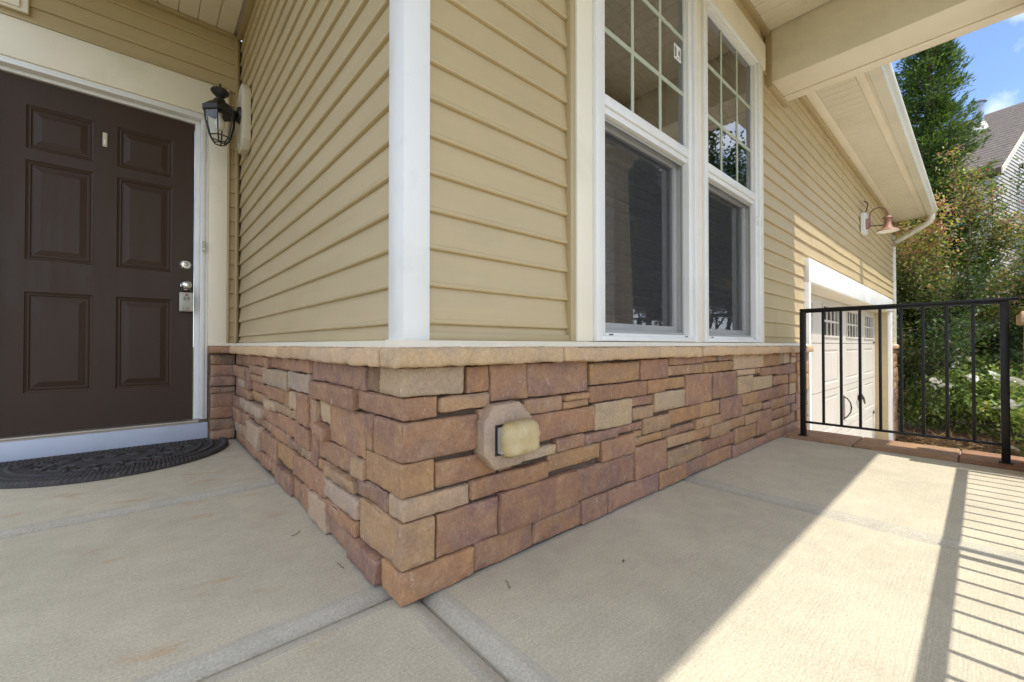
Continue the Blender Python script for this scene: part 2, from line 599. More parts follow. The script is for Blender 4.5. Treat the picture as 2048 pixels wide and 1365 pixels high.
def soffit_mat():
    m_, t, out = nt('perforated_soffit')
    p = node(t, 'ShaderNodeBsdfPrincipled')
    p.inputs['Roughness'].default_value = 0.45
    v = coords(t, 'Object')
    n1 = noise_node(t, v, 2.0, 5.0)
    c = ramp(t, n1.outputs['Fac'], [(0.3, (0.66, 0.60, 0.46)), (0.7, (0.73, 0.67, 0.53))]).outputs['Color']
    vo = node(t, 'ShaderNodeTexVoronoi', Scale=70.0)
    vo.inputs['Randomness'].default_value = 0.15
    t.links.new(v, vo.inputs['Vector'])
    f = ramp(t, vo.outputs['Distance'], [(0.16, 0.55), (0.24, 0.0)])
    c = mixc(t, f.outputs['Color'], c, (0.30, 0.26, 0.19))
    t.links.new(c, p.inputs['Base Color'])
    t.links.new(p.outputs['BSDF'], out.inputs['Surface'])
    return m_


M['perf'] = soffit_mat()

# ------------------------------------------------------------------ setting: ground, drive, bed, added bounce blocks, porch floor
random.seed(11)
GZ = -0.96
m = MB()
m.box(-400, 400, -400, 400, GZ - 0.4, GZ)
ground = tag(m.build('ground', M['lawn'], kind='structure', recalc=True))
m = MB()
m.box(3.2, 8.76, -14.0, 0.6, GZ - 0.05, GZ + 0.012)
m.build('driveway', M['asphalt_drive'], kind='structure')
m = MB()
m.box(-1.60, 0.0, -3.0, -1.76, GZ - 0.05, -0.17)
m.box(0.01, 3.15, -5.2, -1.76, GZ - 0.05, -0.30)
m.build('bounce_slab', M['asphalt_drive'], kind='structure')  # unseen pale paving, added to bounce sunlight up to beam and ceiling
m = MB()
m.box(-4.5, -1.64, -2.5, 4.0, GZ - 0.05, -0.10)
m.build('dark_bounce_block', M['mulch'], kind='structure')  # unseen dark ground, added to cut bounced light on the entry walls
# mulch bed beyond the driveway, a gently uneven sheet
m = MB()
nx, ny = 60, 70
vv = []
for i in range(nx + 1):
    for j in range(ny + 1):
        x = 8.77 + 7.9 * i / nx
        y = -5.0 + 9.0 * j / ny
        e = min(i, nx - i, j, ny - j) / 6.0
        h = 0.05 + 0.05 * noise.noise(Vector((x * 1.3, y * 1.3, 0))) + 0.02 * noise.noise(Vector((x * 6, y * 6, 3)))
        vv.append((x, y, GZ - 0.03 + max(0.0, h + 0.03) * min(1.0, e)))
m.add(vv, [(i * (ny + 1) + j, (i + 1) * (ny + 1) + j, (i + 1) * (ny + 1) + j + 1, i * (ny + 1) + j + 1) for i in range(nx) for j in range(ny)])
m.build('planting_bed', M['mulch'], kind='structure', smooth=True)

# porch floor: base with five slabs and the coping along its open side
m = MB()
m.box(-1.62, 2.95, -1.74, 2.55, GZ - 0.1, -0.03)
floor = m.build('porch_floor', M['concrete_edge'], kind='structure')


def slab(x0, x1, y0, y1):
    s = MB()
    rings = [(0.0, -0.028), (0.002, -0.019), (0.008, -0.0145), (0.018, -0.0085), (0.028, -0.0038), (0.038, -0.0010), (0.052, 0.0), (0.056, 0.0)]
    loops = []
    for (d, z) in rings:
        loops.append([(x0 + d, y0 + d, z), (x1 - d, y0 + d, z), (x1 - d, y1 - d, z), (x0 + d, y1 - d, z)])
    for k in range(len(loops) - 1):
        for i in range(4):
            a, b = loops[k], loops[k + 1]
            s.add([a[i], a[(i + 1) % 4], b[(i + 1) % 4], b[i]], [(0, 1, 2, 3)], 1)
    s.add(loops[-1], [(0, 1, 2, 3)], 0)
    return s.build('slab', [M['concrete'], M['concrete_edge']], floor, recalc=False)


slab(-1.60, 0.035, 1.292, 2.60)
slab(-1.60, 0.055, 0.088, 1.288)
slab(-1.60, 0.066, -1.74, 0.084)
slab(0.070, 1.513, -1.74, 0.05)
slab(1.517, 2.962, -1.74, 0.05)


# ------------------------------------------------------------------ stones
def stone(name, x0, x1, y0, y1, z0, z1, col, parent, seed, r=0.0035, amp=0.0030, cell=0.022, skip=None, flat=False):
    """weathered block: rounded box on a lattice, displaced by noise"""

    def axis_pts(a, b):
        n = max(1, int((b - a - 2 * r) / cell))
        e = min(r, (b - a) * 0.3)
        mid = [a + e + (b - a - 2 * e) * i / n for i in range(n + 1)]
        return [a, a + e * 0.35] + mid + [b - e * 0.35, b], e
    X, ex = axis_pts(x0, x1)
    Y, ey = axis_pts(y0, y1)
    Z, ez = axis_pts(z0, z1)
    rr = min(ex, ey, ez)
    idx = {}
    vs_ = []
    off = Vector((seed * 3.17, seed * 1.31, seed * 2.03))

    def vert(i, j, k):
        key = (i, j, k)
        if key in idx:
            return idx[key]
        p = Vector((X[i], Y[j], Z[k]))
        q = Vector((min(max(p.x, x0 + rr), x1 - rr), min(max(p.y, y0 + rr), y1 - rr), min(max(p.z, z0 + rr), z1 - rr)))
        d = p - q
        if d.length > 1e-7:
            edge = sum(1 for c in d if abs(c) > 1e-6) > 1
            p = q + d.normalized() * (rr if edge else max(abs(c) for c in d))
            if edge and not flat:
                p -= d.normalized() * (0.008 * max(0.0, noise.noise(p * 22.0 + off) - 0.1) + 0.004 * max(0.0, noise.noise(p * 70.0 + off)))
        p = p + noise.noise_vector(p * 6.0 + off) * amp + noise.noise_vector(p * 24.0 + off) * amp * 0.6 + noise.noise_vector(p * 62.0 + off) * amp * 0.38
        idx[key] = len(vs_)
        vs_.append(p)
        return idx[key]
    nx_, ny_, nz_ = len(X) - 1, len(Y) - 1, len(Z) - 1
    fs = []
    for i in range(nx_):
        for k in range(nz_):
            fs.append((vert(i, 0, k), vert(i + 1, 0, k), vert(i + 1, 0, k + 1), vert(i, 0, k + 1)))
            if skip != 'y':
                fs.append((vert(i, ny_, k), vert(i, ny_, k + 1), vert(i + 1, ny_, k + 1), vert(i + 1, ny_, k)))
        for j in range(ny_):
            fs.append((vert(i, j, 0), vert(i, j + 1, 0), vert(i + 1, j + 1, 0), vert(i + 1, j, 0)))
            fs.append((vert(i, j, nz_), vert(i + 1, j, nz_), vert(i + 1, j + 1, nz_), vert(i, j + 1, nz_)))
    for j in range(ny_):
        for k in range(nz_):
            fs.append((vert(0, j, k), vert(0, j, k + 1), vert(0, j + 1, k + 1), vert(0, j + 1, k)))
            if skip != 'x':
                fs.append((vert(nx_, j, k), vert(nx_, j + 1, k), vert(nx_, j + 1, k + 1), vert(nx_, j, k + 1)))
    me = bpy.data.meshes.new(name)
    me.from_pydata([tuple(v) for v in vs_], [], fs)
    me.materials.append(M['stone'])
    me.polygons.foreach_set('use_smooth', [True] * len(me.polygons))
    me.update()
    o = bpy.data.objects.new(name, me)
    c = STONE_COL[col]
    rnd = random.Random(seed * 7 + 1)
    g = rnd.uniform(0.88, 1.12)
    o.color = (c[0] * g * rnd.uniform(0.95, 1.05), c[1] * g, c[2] * g * rnd.uniform(0.95, 1.05), 1)
    link(o, parent)
    return o


# ------------------------------------------------------------------ the house
house = empty('house', (0, 0, 0), 'tan sided suburban house with brown ledge stone base, covered porch and attached garage', 'house')

# hidden sheathing that closes the building
m = MB()
m.box(0.05, 0.80, 0.055, 0.16, -0.9, 2.9)
m.box(0.80, 2.57, 0.055, 0.16, -0.9, 0.66)
m.box(0.80, 2.57, 0.055, 0.16, 2.545, 2.9)
m.box(2.57, 3.80, 0.055, 0.16, -0.94, 2.9)
m.box(3.80, 8.60, 0.055, 0.21, 1.20, 2.9)
m.box(8.60, 9.19, 0.055, 0.21, -0.94, 2.9)
m.box(0.05, 0.15, 0.16, 2.70, -0.9, 2.9)
m.box(-1.36, -1.15, 2.655, 2.75, -0.9, 2.9)
m.box(-0.20, 0.05, 2.655, 2.75, -0.9, 2.9)
m.box(-1.15, -0.20, 2.655, 2.75, 2.18, 2.9)
m.build('wall_sheathing', M['siding'], house)
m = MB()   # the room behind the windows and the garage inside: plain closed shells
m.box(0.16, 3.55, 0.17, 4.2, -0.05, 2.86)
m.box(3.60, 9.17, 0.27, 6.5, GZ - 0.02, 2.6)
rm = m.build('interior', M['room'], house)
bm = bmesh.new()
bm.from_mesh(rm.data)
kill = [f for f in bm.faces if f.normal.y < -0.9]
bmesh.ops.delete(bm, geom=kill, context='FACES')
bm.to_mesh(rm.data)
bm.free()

# stone walls
STONE_FRONT=[(196,275,518,592,"R"), (282,431,486,596,"R"), (436,743,486,596,"P"), (110,278,473,514,"N"), (420,600,432,480,"N"), (606,742,432,458,"O"), 
    (237,415,439,469,"N"), (237,416,346,435,"N"), (420,778,338,428,"R"), (98,307,274,342,"R"), (373,560,290,322,"T"), (212,526,215,270,"R"), 
    (564,712,291,334,"P"), (530,814,228,286,"O"), (100,313,89,203,"P"), (317,679,89,211,"R"), (226,462,5,85,"R"), (466,704,6,83,"R"), (708,858,5,88,"R"), 
    (755,1084,506,586,"O"), (1088,1320,506,592,"R"), (1325,1673,562,597,"R"), (1327,1686,512,558,"N"), (606,744,462,482,"O"), (748,933,442,500,"R"), 
    (937,1138,441,501,"R"), (1142,1285,445,501,"O"), (1290,1483,451,502,"O"), (782,1027,333,436,"T"), (1034,1199,397,437,"P"), (1210,1493,356,441,"T"), 
    (1036,1206,341,391,"N"), (1119,1344,272,337,"N"), (1350,1663,282,351,"O"), (1498,1791,357,506,"R"), (716,926,292,328,"P"), (931,1115,298,329,"P"), 
    (1054,1115,268,293,"O"), (1054,1280,230,264,"O"), (1284,1589,233,266,"R"), (1313,1590,179,228,"N"), (818,1049,209,288,"R"), (1053,1309,90,225,"R"), 
    (1314,1660,89,165,"N"), (684,1048,93,204,"P"), (862,895,5,88,"P"), (899,1245,5,85,"P"), (1250,1503,6,84,"O"), (1508,1738,5,79,"P"), 
    (1743,2062,4,79,"R"), (2067,2390,4,69,"P"), (2394,2634,4,55,"P"), (1664,2113,84,150,"R"), (2117,2442,74,162,"O"), (1594,1785,169,224,"O"), 
    (1789,2022,154,225,"N"), (1594,1897,229,276,"O"), (1668,1897,280,353,"O"), (1677,1872,567,596,"O"), (1876,2077,568,597,"P"), (1692,2079,511,563,"O"), 
    (2083,2585,510,597,"T"), (2590,2951,509,597,"O"), (2957,3177,520,597,"T"), (3183,3300,567,597,"R"), (3182,3300,519,563,"T"), (1796,2128,364,504,"P"), 
    (2132,2411,472,506,"T"), (2417,2553,468,506,"R"), (2557,2857,452,504,"R"), (2872,3091,442,505,"P"), (3096,3300,442,515,"P"), (2143,2386,363,468,"T"), 
    (2391,2775,363,448,"T"), (2780,2937,375,438,"R"), (2942,3115,371,437,"O"), (3120,3300,372,438,"R"), (3144,3300,284,368,"T"), (2214,2477,289,358,"O"), 
    (2482,2691,287,358,"R"), (2696,2924,280,359,"R"), (2928,3138,283,367,"R"), (1901,2209,231,359,"P"), (2213,2579,228,283,"N"), (2583,2748,229,272,"P"), 
    (2752,2987,211,276,"O"), (2991,3300,208,279,"P"), (2740,3168,135,204,"R"), (3174,3300,147,204,"P"), (3198,3300,69,143,"P"), (2467,2735,73,223,"R"), 
    (2265,2463,166,223,"N"), (2028,2261,167,224,"O"), (2739,2976,72,131,"N"), (2981,3194,68,131,"R"), (2974,3300,4,63,"P"), (2638,2969,4,68,"R"), 
    (314,366,276,340,"R")]
STONE_SIDE=[(226,736,523,597,"P"), (129,221,525,596,"D"), (298,742,456,519,"R"), (549,663,375,451,"T"), (228,545,323,452,"R"), (171,224,359,457,"R"), 
    (668,742,332,450,"N"), (746,901,336,461,"R"), (550,664,324,369,"R"), (315,673,244,318,"R"), (226,311,263,318,"N"), (677,749,203,328,"P"), 
    (297,560,201,239,"N"), (88,293,208,259,"P"), (565,988,109,199,"R"), (263,561,135,195,"G"), (264,533,87,130,"R"), (330,535,5,82,"P"), (119,326,6,81,"P"), 
    (539,736,6,103,"G"), (740,846,5,103,"R"), (850,1007,5,86,"R"), (1988,2470,522,595,"R"), (1441,1984,541,596,"R"), (1156,1435,541,595,"R"), 
    (740,1152,545,597,"R"), (2068,2470,444,516,"R"), (1561,1919,492,537,"R"), (1562,1920,448,487,"R"), (1925,2062,387,517,"P"), (1060,1556,456,536,"G"), 
    (746,1055,467,541,"G"), (2292,2470,315,439,"P"), (2066,2287,388,439,"G"), (1950,2287,323,383,"R"), (1497,1921,389,442,"R"), (1498,1945,335,383,"O"), 
    (1180,1493,381,451,"R"), (1081,1175,378,451,"R"), (907,1076,378,452,"T"), (2195,2470,236,311,"P"), (1598,2190,260,317,"G"), (1282,1494,335,376,"T"), 
    (1365,1594,261,331,"R"), (906,1278,334,373,"N"), (1452,2058,211,256,"R"), (2262,2470,144,232,"R"), (2062,2258,147,225,"R"), (2244,2470,70,140,"G"), 
    (973,1361,260,330,"R"), (754,969,249,329,"R"), (1090,1447,196,255,"R"), (1647,1991,79,205,"G"), (1995,2238,70,142,"N"), (1303,1643,83,191,"R"), 
    (994,1297,110,191,"O"), (891,1086,203,244,"P"), (1802,2470,5,64,"R"), (1430,1797,6,75,"R"), (1287,1426,5,79,"R"), (1011,1283,5,85,"P"), 
    (758,882,204,244,"N"), (566,670,204,240,"R"), (1998,2054,148,204,"O"), (2066,2190,232,256,"O")]
STONE_CORNER=[(222,115,4,84,"O"), (96,259,88,204,"N"), (208,84,208,264,"T"), (94,222,268,354,"O"), (233,167,358,458,"R"), (106,294,462,519,"R"), 
    (187,125,523,597,"T")]
m = MB()
m.box(0.022, 3.62, 0.022, 0.054, -0.94, 0.60)
wall_front = m.build('stone_wall', M['mortar'], house)
tag(wall_front, 'ledge stone base of the wall under the double window')
m = MB()
m.box(0.022, 0.049, 0.056, 2.50, -0.02, 0.60)
wall_side = m.build('stone_wall', M['mortar'], house)
tag(wall_side, 'ledge stone base of the wall running in to the front door')
m = MB()
m.box(-0.148, 0.02, 2.525, 2.60, -0.02, 0.60)
wall_door = m.build('stone_wall', M['mortar'], house)
tag(wall_door, 'narrow stack of brown stones beside the front door step')
sd_ = 1
for (a, b, c, d, col) in STONE_FRONT:
    pr = random.uniform(-0.010, 0.006)
    stone('stone', a / 1000, b / 1000, pr, 0.03, c / 1000, d / 1000, col, wall_front, sd_, skip='y', cell=0.012 if a < 1500 else 0.022)
    sd_ += 1
for (a, b, c, d, col) in STONE_CORNER:
    pr = random.uniform(-0.006, 0.004)
    stone('stone', pr, a / 1000, pr + random.uniform(-0.003, 0.003), b / 1000, c / 1000, d / 1000, col, wall_front, sd_, r=0.0045, cell=0.012)
    sd_ += 1
for (a, b, c, d, col) in STONE_SIDE:
    pr = random.uniform(-0.020, 0.008)
    stone('stone', pr, 0.03, a / 1000, b / 1000, c / 1000, d / 1000, col, wall_side, sd_, skip='x', amp=0.0058, cell=0.013 if a < 1200 else 0.022)
    sd_ += 1
zb = [0.590, 0.521, 0.439, 0.371, 0.328, 0.230, 0.151, 0.076, 0.004]
for k in range(8):
    stone('stone', -0.146 + random.uniform(0, 0.008), 0.0, 2.495 + random.uniform(-0.008, 0.006), 2.56, zb[k + 1] + 0.002, zb[k] - 0.002, 'DPPDPRDP'[k], wall_door, sd_, skip='y', amp=0.006)
    sd_ += 1
# end of the front wall beyond the railing, running down to the driveway
z = -0.93
k = 0
while z < 0.56:
    h = random.uniform(0.07, 0.14)
    h = min(h, 0.595 - z)
    if 0.595 - z - h < 0.05:
        h = 0.595 - z
    x = 3.305 if z > -0.05 else 3.21
    stone('stone', x, 3.625 + random.uniform(-0.012, 0.012), random.uniform(-0.02, 0.0), 0.05, z + 0.002, z + h - 0.002, 'RPNOR'[k % 5], wall_front, sd_, amp=0.006)
    z += h
    k += 1
    sd_ += 1
# stone pier beyond the garage opening
m = MB()
m.box(8.745, 9.17, 0.022, 0.054, -0.94, 0.60)
wall_pier = m.build('stone_wall', M['mortar'], house)
z = -0.93
while z < 0.56:
    h = random.uniform(0.08, 0.15)
    h = min(h, 0.595 - z)
    if 0.595 - z - h < 0.05:
        h = 0.595 - z
    xs = 8.945 + random.uniform(-0.1, 0.1)
    for (xa, xb) in ((8.735, xs), (xs + 0.004, 9.18)):
        stone('stone', xa, xb, random.uniform(-0.02, 0.0), 0.05, z + 0.002, z + h - 0.002, random.choice('RPNO'), wall_pier, sd_, amp=0.006, cell=0.06)
        sd_ += 1
    z += h
# cap stones
for (a, b) in ((-0.044, 0.566), (0.569, 1.186), (1.189, 1.601), (1.604, 2.030), (2.033, 3.070), (3.073, 3.640)):
    stone('cap_stone', a, b, -0.044 + random.uniform(-0.003, 0.003), 0.045, 0.598, 0.648, 'K', wall_front, sd_, r=0.009, amp=0.0048, cell=0.013)
    sd_ += 1
for (a, b) in ((0.049, 0.607), (0.610, 1.102), (1.105, 2.44)):
    stone('cap_stone', -0.044 + random.uniform(-0.003, 0.003), 0.045, a, b, 0.598, 0.648, 'K', wall_side, sd_, r=0.009, amp=0.0048, cell=0.013)
    sd_ += 1
stone('cap_stone', -0.152, 0.0, 2.445, 2.59, 0.598, 0.648, 'R', wall_door, sd_, r=0.008, amp=0.003, cell=0.025)
stone('cap_stone', 8.70, 9.20, -0.05, 0.045, 0.598, 0.648, 'K', wall_pier, sd_ + 1, r=0.008, amp=0.003)
sd_ += 2
# coping stones along the open porch edge
ye = 0.02
for k, (ln, col) in enumerate(((0.42, 'N'), (0.47, 'N'), (0.40, 'R'), (0.46, 'N'))):
    stone('coping_stone', 2.968, 3.345, ye - ln + 0.003, ye, -0.075, 0.006, col, floor, sd_, r=0.010, amp=0.003, cell=0.05)
    ye -= ln
    sd_ += 1
# stones of the porch foundation on the drive side
z = -0.93
while z < -0.09:
    h = min(random.uniform(0.12, 0.2), -0.08 - z)
    if -0.08 - z - h < 0.06:
        h = -0.08 - z
    y = -1.72
    while y < -0.04:
        l = random.uniform(0.2, 0.45)
        y1 = min(y + l, -0.02)
        stone('stone', 2.94, 3.21, y + 0.002, y1 - 0.002, z + 0.002, z + h - 0.002, random.choice('RRPNO'), floor, sd_, cell=0.08)
        sd_ += 1
        y = y1
    z += h

# sloped flashing on the caps
m = MB()
prof = [(-0.022, 0.6490), (-0.022, 0.6535), (-0.006, 0.6672), (0.046, 0.6686), (0.050, 0.6686), (0.050, 0.6490)]
m.extrude(prof, 'x', -0.022, 3.60)
m.extrude(prof, 'y', 0.052, 2.46)
m.extrude([(p[0] + 2.535, p[1]) for p in prof], 'x', -0.148, 0.0)
m.extrude(prof, 'x', 8.73, 9.18)
m.build('flashing', M['cream'], house)


# siding boards, every course its own board
PITCH = 0.1028
Z0 = 0.713


def siding_board(parent, axis, a, b, z0, lip, mat_, wav=0.0, push=0.0, p=PITCH, seed=0):
    s = MB()
    prof = [(lip + 0.006, z0), (lip + 0.002, z0 + 0.0015), (lip, z0 + 0.005), (lip + 0.0004, z0 + 0.010), (lip + 0.0035, z0 + 0.016), (lip + 0.0145, z0 + p + 0.004), (lip + 0.020, z0 + p + 0.004), (lip + 0.020, z0)]
    n = len(prof)
    seg = max(1, int((b - a) / 0.16)) if wav else 1
    for i in range(seg + 1):
        t = a + (b - a) * i / seg
        w = wav * (noise.noise(Vector((t * 1.1, z0 * 2.0, 4.0))) + 0.5 * noise.noise(Vector((t * 3.1, z0 * 9.0, 9.0)))) - push
        wz = wav * 0.8 * noise.noise(Vector((t * 1.4, z0 * 3.0, 14.0)))
        for (q, zz) in prof:
            s.v.append((t, q + w, zz + wz) if axis == 'x' else (q + w, t, zz + wz))
    for i in range(seg):
        for k in range(n):
            s.f.append((i * n + k, i * n + (k + 1) % n, (i + 1) * n + (k + 1) % n, (i + 1) * n + k))
            s.m.append(0)
    s.f.append(tuple(range(n)))
    s.m.append(0)
    s.f.append(tuple(range(seg * n, seg * n + n))[::-1])
    s.m.append(0)
    return s.build('siding_board', mat_, parent)


sw_front = bbox('siding_wall', 0.06, 0.66, 0.0525, 0.0545, 0.67, 2.86, M['channel'], house, 0)
tag(sw_front, 'tan lap siding around the double window')
sw_gar = bbox('siding_wall', 2.66, 9.18, 0.0525, 0.0545, 1.41, 2.70, M['channel'], house, 0)
tag(sw_gar, 'long tan lap siding wall over the garage door')
sw_side = bbox('siding_wall', 0.0465, 0.0485, 0.13, 2.58, 0.67, 2.86, M['channel'], house, 0)
tag(sw_side, 'shaded tan lap siding between front door and white corner post')
sw_door = bbox('siding_wall', -1.36, -0.0, 2.60, 2.65, 2.47, 2.86, M['channel'], house, 0)
tag(sw_door, 'tan lap siding above the front door')
LIPA, LIPB, LIPD = 0.0325, 0.0265, 2.575
seams = random.Random(5)
for k in range(-1, 21):
    z0 = Z0 + PITCH * k
    p = PITCH
    if k == -1:
        z0, p = 0.668, 0.045
    siding_board(sw_front, 'x', 0.085, 0.668, z0, LIPA, M['siding'], wav=0.0012, p=p)
    siding_board(sw_side, 'y', 0.112, 2.572, z0, LIPB, M['siding'], wav=0.0015, p=p)
    if z0 > 2.66:
        siding_board(sw_front, 'x', 0.670, 2.70, z0, LIPA, M['siding'], p=p)
    if z0 + p < 1.43:
        siding_board(sw_gar, 'x', 2.655, 3.725, z0, LIPA, M['siding'], wav=0.0012, p=p)
        siding_board(sw_gar, 'x', 8.735, 9.18, z0, LIPA, M['siding'], p=p)
    elif z0 < 2.74:
        cuts = [2.655 if z0 < 2.66 else 2.702]
        x = 3.9 + seams.uniform(0, 2.0)
        while x < 9.0:
            cuts.append(x)
            x += seams.uniform(1.6, 3.0)
        cuts.append(9.18)
        for i in range(len(cuts) - 1):
            siding_board(sw_gar, 'x', cuts[i], cuts[i + 1] + (0.02 if i < len(cuts) - 2 else 0), z0, LIPA, M['siding'], wav=0.0045, push=0.0016 * (i % 2), p=p)
    if z0 > 2.40:
        siding_board(sw_door, 'x', -1.36, 0.012, z0, LIPD, M['siding'], p=p)
    else:
        siding_board(sw_door, 'x', -0.036, 0.012, z0, LIPD, M['siding'], p=p)
# corner post and channels
m = MB()
c0 = (0.0135, 0.0205)
W = 0.078
prof = [(c0[0], c0[1]), (c0[0] + W, c0[1]), (c0[0] + W, c0[1] + 0.030), (c0[0] + 0.030, c0[1] + 0.030), (c0[0] + 0.030, c0[1] + W + 0.012), (c0[0], c0[1] + W + 0.012)]
m.extrude(prof, 'z', 0.667, 2.868)
m.build('corner_post', M['white'], house, bevel=0.004, smooth='auto')
m = MB()
m.extrude([(0.0, 2.560), (0.012, 2.560), (0.026, 2.574), (0.026, 2.60), (0.0, 2.60)], 'z', 0.668, 2.868)
m.build('inside_corner_trim', M['channel'], house, bevel=0.001)
bbox('starter_channel', 0.092, 0.676, 0.026, 0.050, 0.6685, 0.690, M['channel'], house)
bbox('starter_channel', 2.655, 3.725, 0.026, 0.050, 0.6685, 0.684, M['channel'], house)
bbox('channel', 0.667, 0.691, 0.018, 0.050, 0.6690, 2.735, M['channel'], house)
bbox('channel', 2.651, 2.664, 0.018, 0.050, 0.6690, 2.540, M['channel'], house)
bbox('channel', 0.692, 2.712, 0.018, 0.050, 2.7155, 2.732, M['channel'], house)
bbox('channel', 2.700, 2.712, 0.018, 0.050, 2.5405, 2.7145, M['channel'], house)
bbox('channel', 0.03, 2.82, 0.010, 0.050, 2.845, 2.8675, M['channel'], house)
bbox('channel', 0.004, 0.045, 0.11, 2.56, 2.846, 2.8675, M['channel'], house)
bbox('channel', -1.36, 0.0, 2.555, 2.60, 2.845, 2.8675, M['channel'], house)
bbox('channel', -0.0445, -0.034, 2.556, 2.60, 0.6685, 2.473, M['channel'], house)
bbox('channel', -1.36, -0.046, 2.556, 2.60, 2.4615, 2.475, M['channel'], house)
bbox('channel', 2.806, 2.816, 0.004, 0.045, 2.49, 2.868, M['channel'], house)
bbox('channel', 2.818, 3.20, 0.004, 0.045, 2.482, 2.503, M['channel'], house)
bbox('channel', 3.20, 9.15, 0.006, 0.045, 2.728, 2.756, M['channel'], house)

# double window: flat trim, then two alike windows
wt = empty('window_trim', (0.69, 0, 0.667), parent=house)
bbox('trim_board', 0.6925, 0.786, 0.010, 0.054, 0.6690, 2.5395, M['cream'], wt)
bbox('trim_board', 1.6425, 1.7155, 0.010, 0.054, 0.6690, 2.5395, M['cream'], wt)
bbox('trim_board', 2.5755, 2.650, 0.010, 0.054, 0.6690, 2.5395, M['cream'], wt)
bbox('trim_board', 0.6925, 2.699, 0.008, 0.054, 2.5405, 2.7145, M['cream'], wt)


def window(x0, x1, sticker):
    w = empty('window', (x0, 0, 0.669), parent=house)
    f = MB()
    y0, y1 = -0.004, 0.13
    jw = 0.036
    for (a, b) in ((x0, x0 + jw), (x1 - jw, x1)):
        f.box(a, b, y0, y1, 0.670, 2.5385)
    f.box(x0 + jw, x1 - jw, y0 + 0.001, y1, 0.6705, 0.690)
    f.box(x0 + jw, x1 - jw, y0 + 0.001, y1, 2.515, 2.538)
    f.build('window_frame', M['white'], w, bevel=0.003, smooth='auto')
    f = MB()   # inner step of the frame
    for (a, b) in ((x0 + jw, x0 + 0.075), (x1 - 0.075, x1 - jw)):
        f.box(a, b, 0.010, 0.128, 0.690, 2.515)
    f.box(x0 + 0.075, x1 - 0.075, 0.008, 0.128, 0.690, 0.703)
    f.box(x0 + 0.075, x1 - 0.075, 0.010, 0.128, 2.490, 2.515)
    f.build('window_frame', M['white'], w, bevel=0.002, smooth='auto')
    gx0, gx1 = x0 + 0.0755, x1 - 0.0755
    u = MB()   # meeting rail and thin stiles of the upper sash
    u.box(gx0, gx1, 0.012, 0.050, 1.600, 1.642)
    u.box(gx0, gx1, 0.022, 0.050, 1.574, 1.600)
    u.box(gx0, gx0 + 0.006, 0.026, 0.050, 1.642, 2.490)
    u.box(gx1 - 0.006, gx1, 0.026, 0.050, 1.642, 2.490)
    u.build('upper_sash', M['white'], w, bevel=0.0015, smooth='auto')
    p = MB()
    p.add([(gx0 + 0.006, 0.0375, 1.642), (gx1 - 0.006, 0.0375, 1.642), (gx1 - 0.006, 0.0375, 2.490), (gx0 + 0.006, 0.0375, 2.490)], [(0, 1, 2, 3)])
    p.build('pane', M['glass'], w, recalc=False)
    # grille between the glass
    gw = gx1 - gx0
    for i in (1, 2):
        bbox('muntin', gx0 + gw * i / 3 - 0.0105, gx0 + gw * i / 3 + 0.0105, 0.034, 0.040, 1.642, 2.490, M['sash_bar'], w, 0.001)
        zz = 1.642 + 0.848 * i / 3
        bbox('muntin', gx0 + 0.006, gx1 - 0.006, 0.0335, 0.0405, zz - 0.0105, zz + 0.0105, M['sash_bar'], w, 0.001)
    # lower sash, set back, behind the insect screen
    s = MB()
    s.box(gx0, gx0 + 0.034, 0.070, 0.100, 0.703, 1.60)
    s.box(gx1 - 0.034, gx1, 0.070, 0.100, 0.703, 1.60)
    s.box(gx0 + 0.034, gx1 - 0.034, 0.071, 0.099, 0.7035, 0.748)
    s.box(gx0 + 0.034, gx1 - 0.034, 0.071, 0.099, 1.560, 1.5995)
    s.build('lower_sash', M['white'], w, bevel=0.002, smooth='auto')
    p = MB()
    p.add([(gx0 + 0.03, 0.084, 0.742), (gx1 - 0.03, 0.084, 0.742), (gx1 - 0.03, 0.084, 1.57), (gx0 + 0.03, 0.084, 1.57)], [(0, 1, 2, 3)])
    p.build('pane', M['glass'], w, recalc=False)
    s = MB()
    s.box(gx0 + 0.001, gx0 + 0.010, 0.040, 0.050, 0.704, 1.573)
    s.box(gx1 - 0.010, gx1 - 0.001, 0.040, 0.050, 0.704, 1.573)
    s.box(gx0 + 0.010, gx1 - 0.010, 0.041, 0.049, 0.704, 0.716)
    s.box(gx0 + 0.010, gx1 - 0.010, 0.041, 0.049, 1.562, 1.573)
    s.build('screen_frame', M['outlet_plastic'], w)
    s = MB()
    s.add([(gx0 + 0.009, 0.045, 0.715), (gx1 - 0.009, 0.045, 0.715), (gx1 - 0.009, 0.045, 1.564), (gx0 + 0.009, 0.045, 1.564)], [(0, 1, 2, 3)])
    s.build('insect_screen', M['screen'], w, recalc=False)
    for xx in (gx0 + 0.02, gx1 - 0.05):
        bbox('weep_slot', xx, xx + 0.028, 0.0072, 0.0092, 0.6935, 0.6985, M['black_plastic'], w, 0)
    if sticker:
        st = MB()
        st.box(1.468, 1.540, 0.0362, 0.0368, 2.075, 2.150, 0)
        for (a, b, c, d) in ((1.476, 1.482, 2.085, 2.14), (1.488, 1.491, 2.09, 2.135), (1.512, 1.520, 2.105, 2.125), (1.500, 1.506, 2.082, 2.092), (1.526, 1.530, 2.085, 2.14)):
            st.box(a, b, 0.0350, 0.0361, c, d, 1)
        st.build('sticker', [M['white'], M['black_plastic']], w, recalc=False)
    # blind hanging in the room behind
    return w


window(0.787, 1.641, True)
window(1.717, 2.574, False)


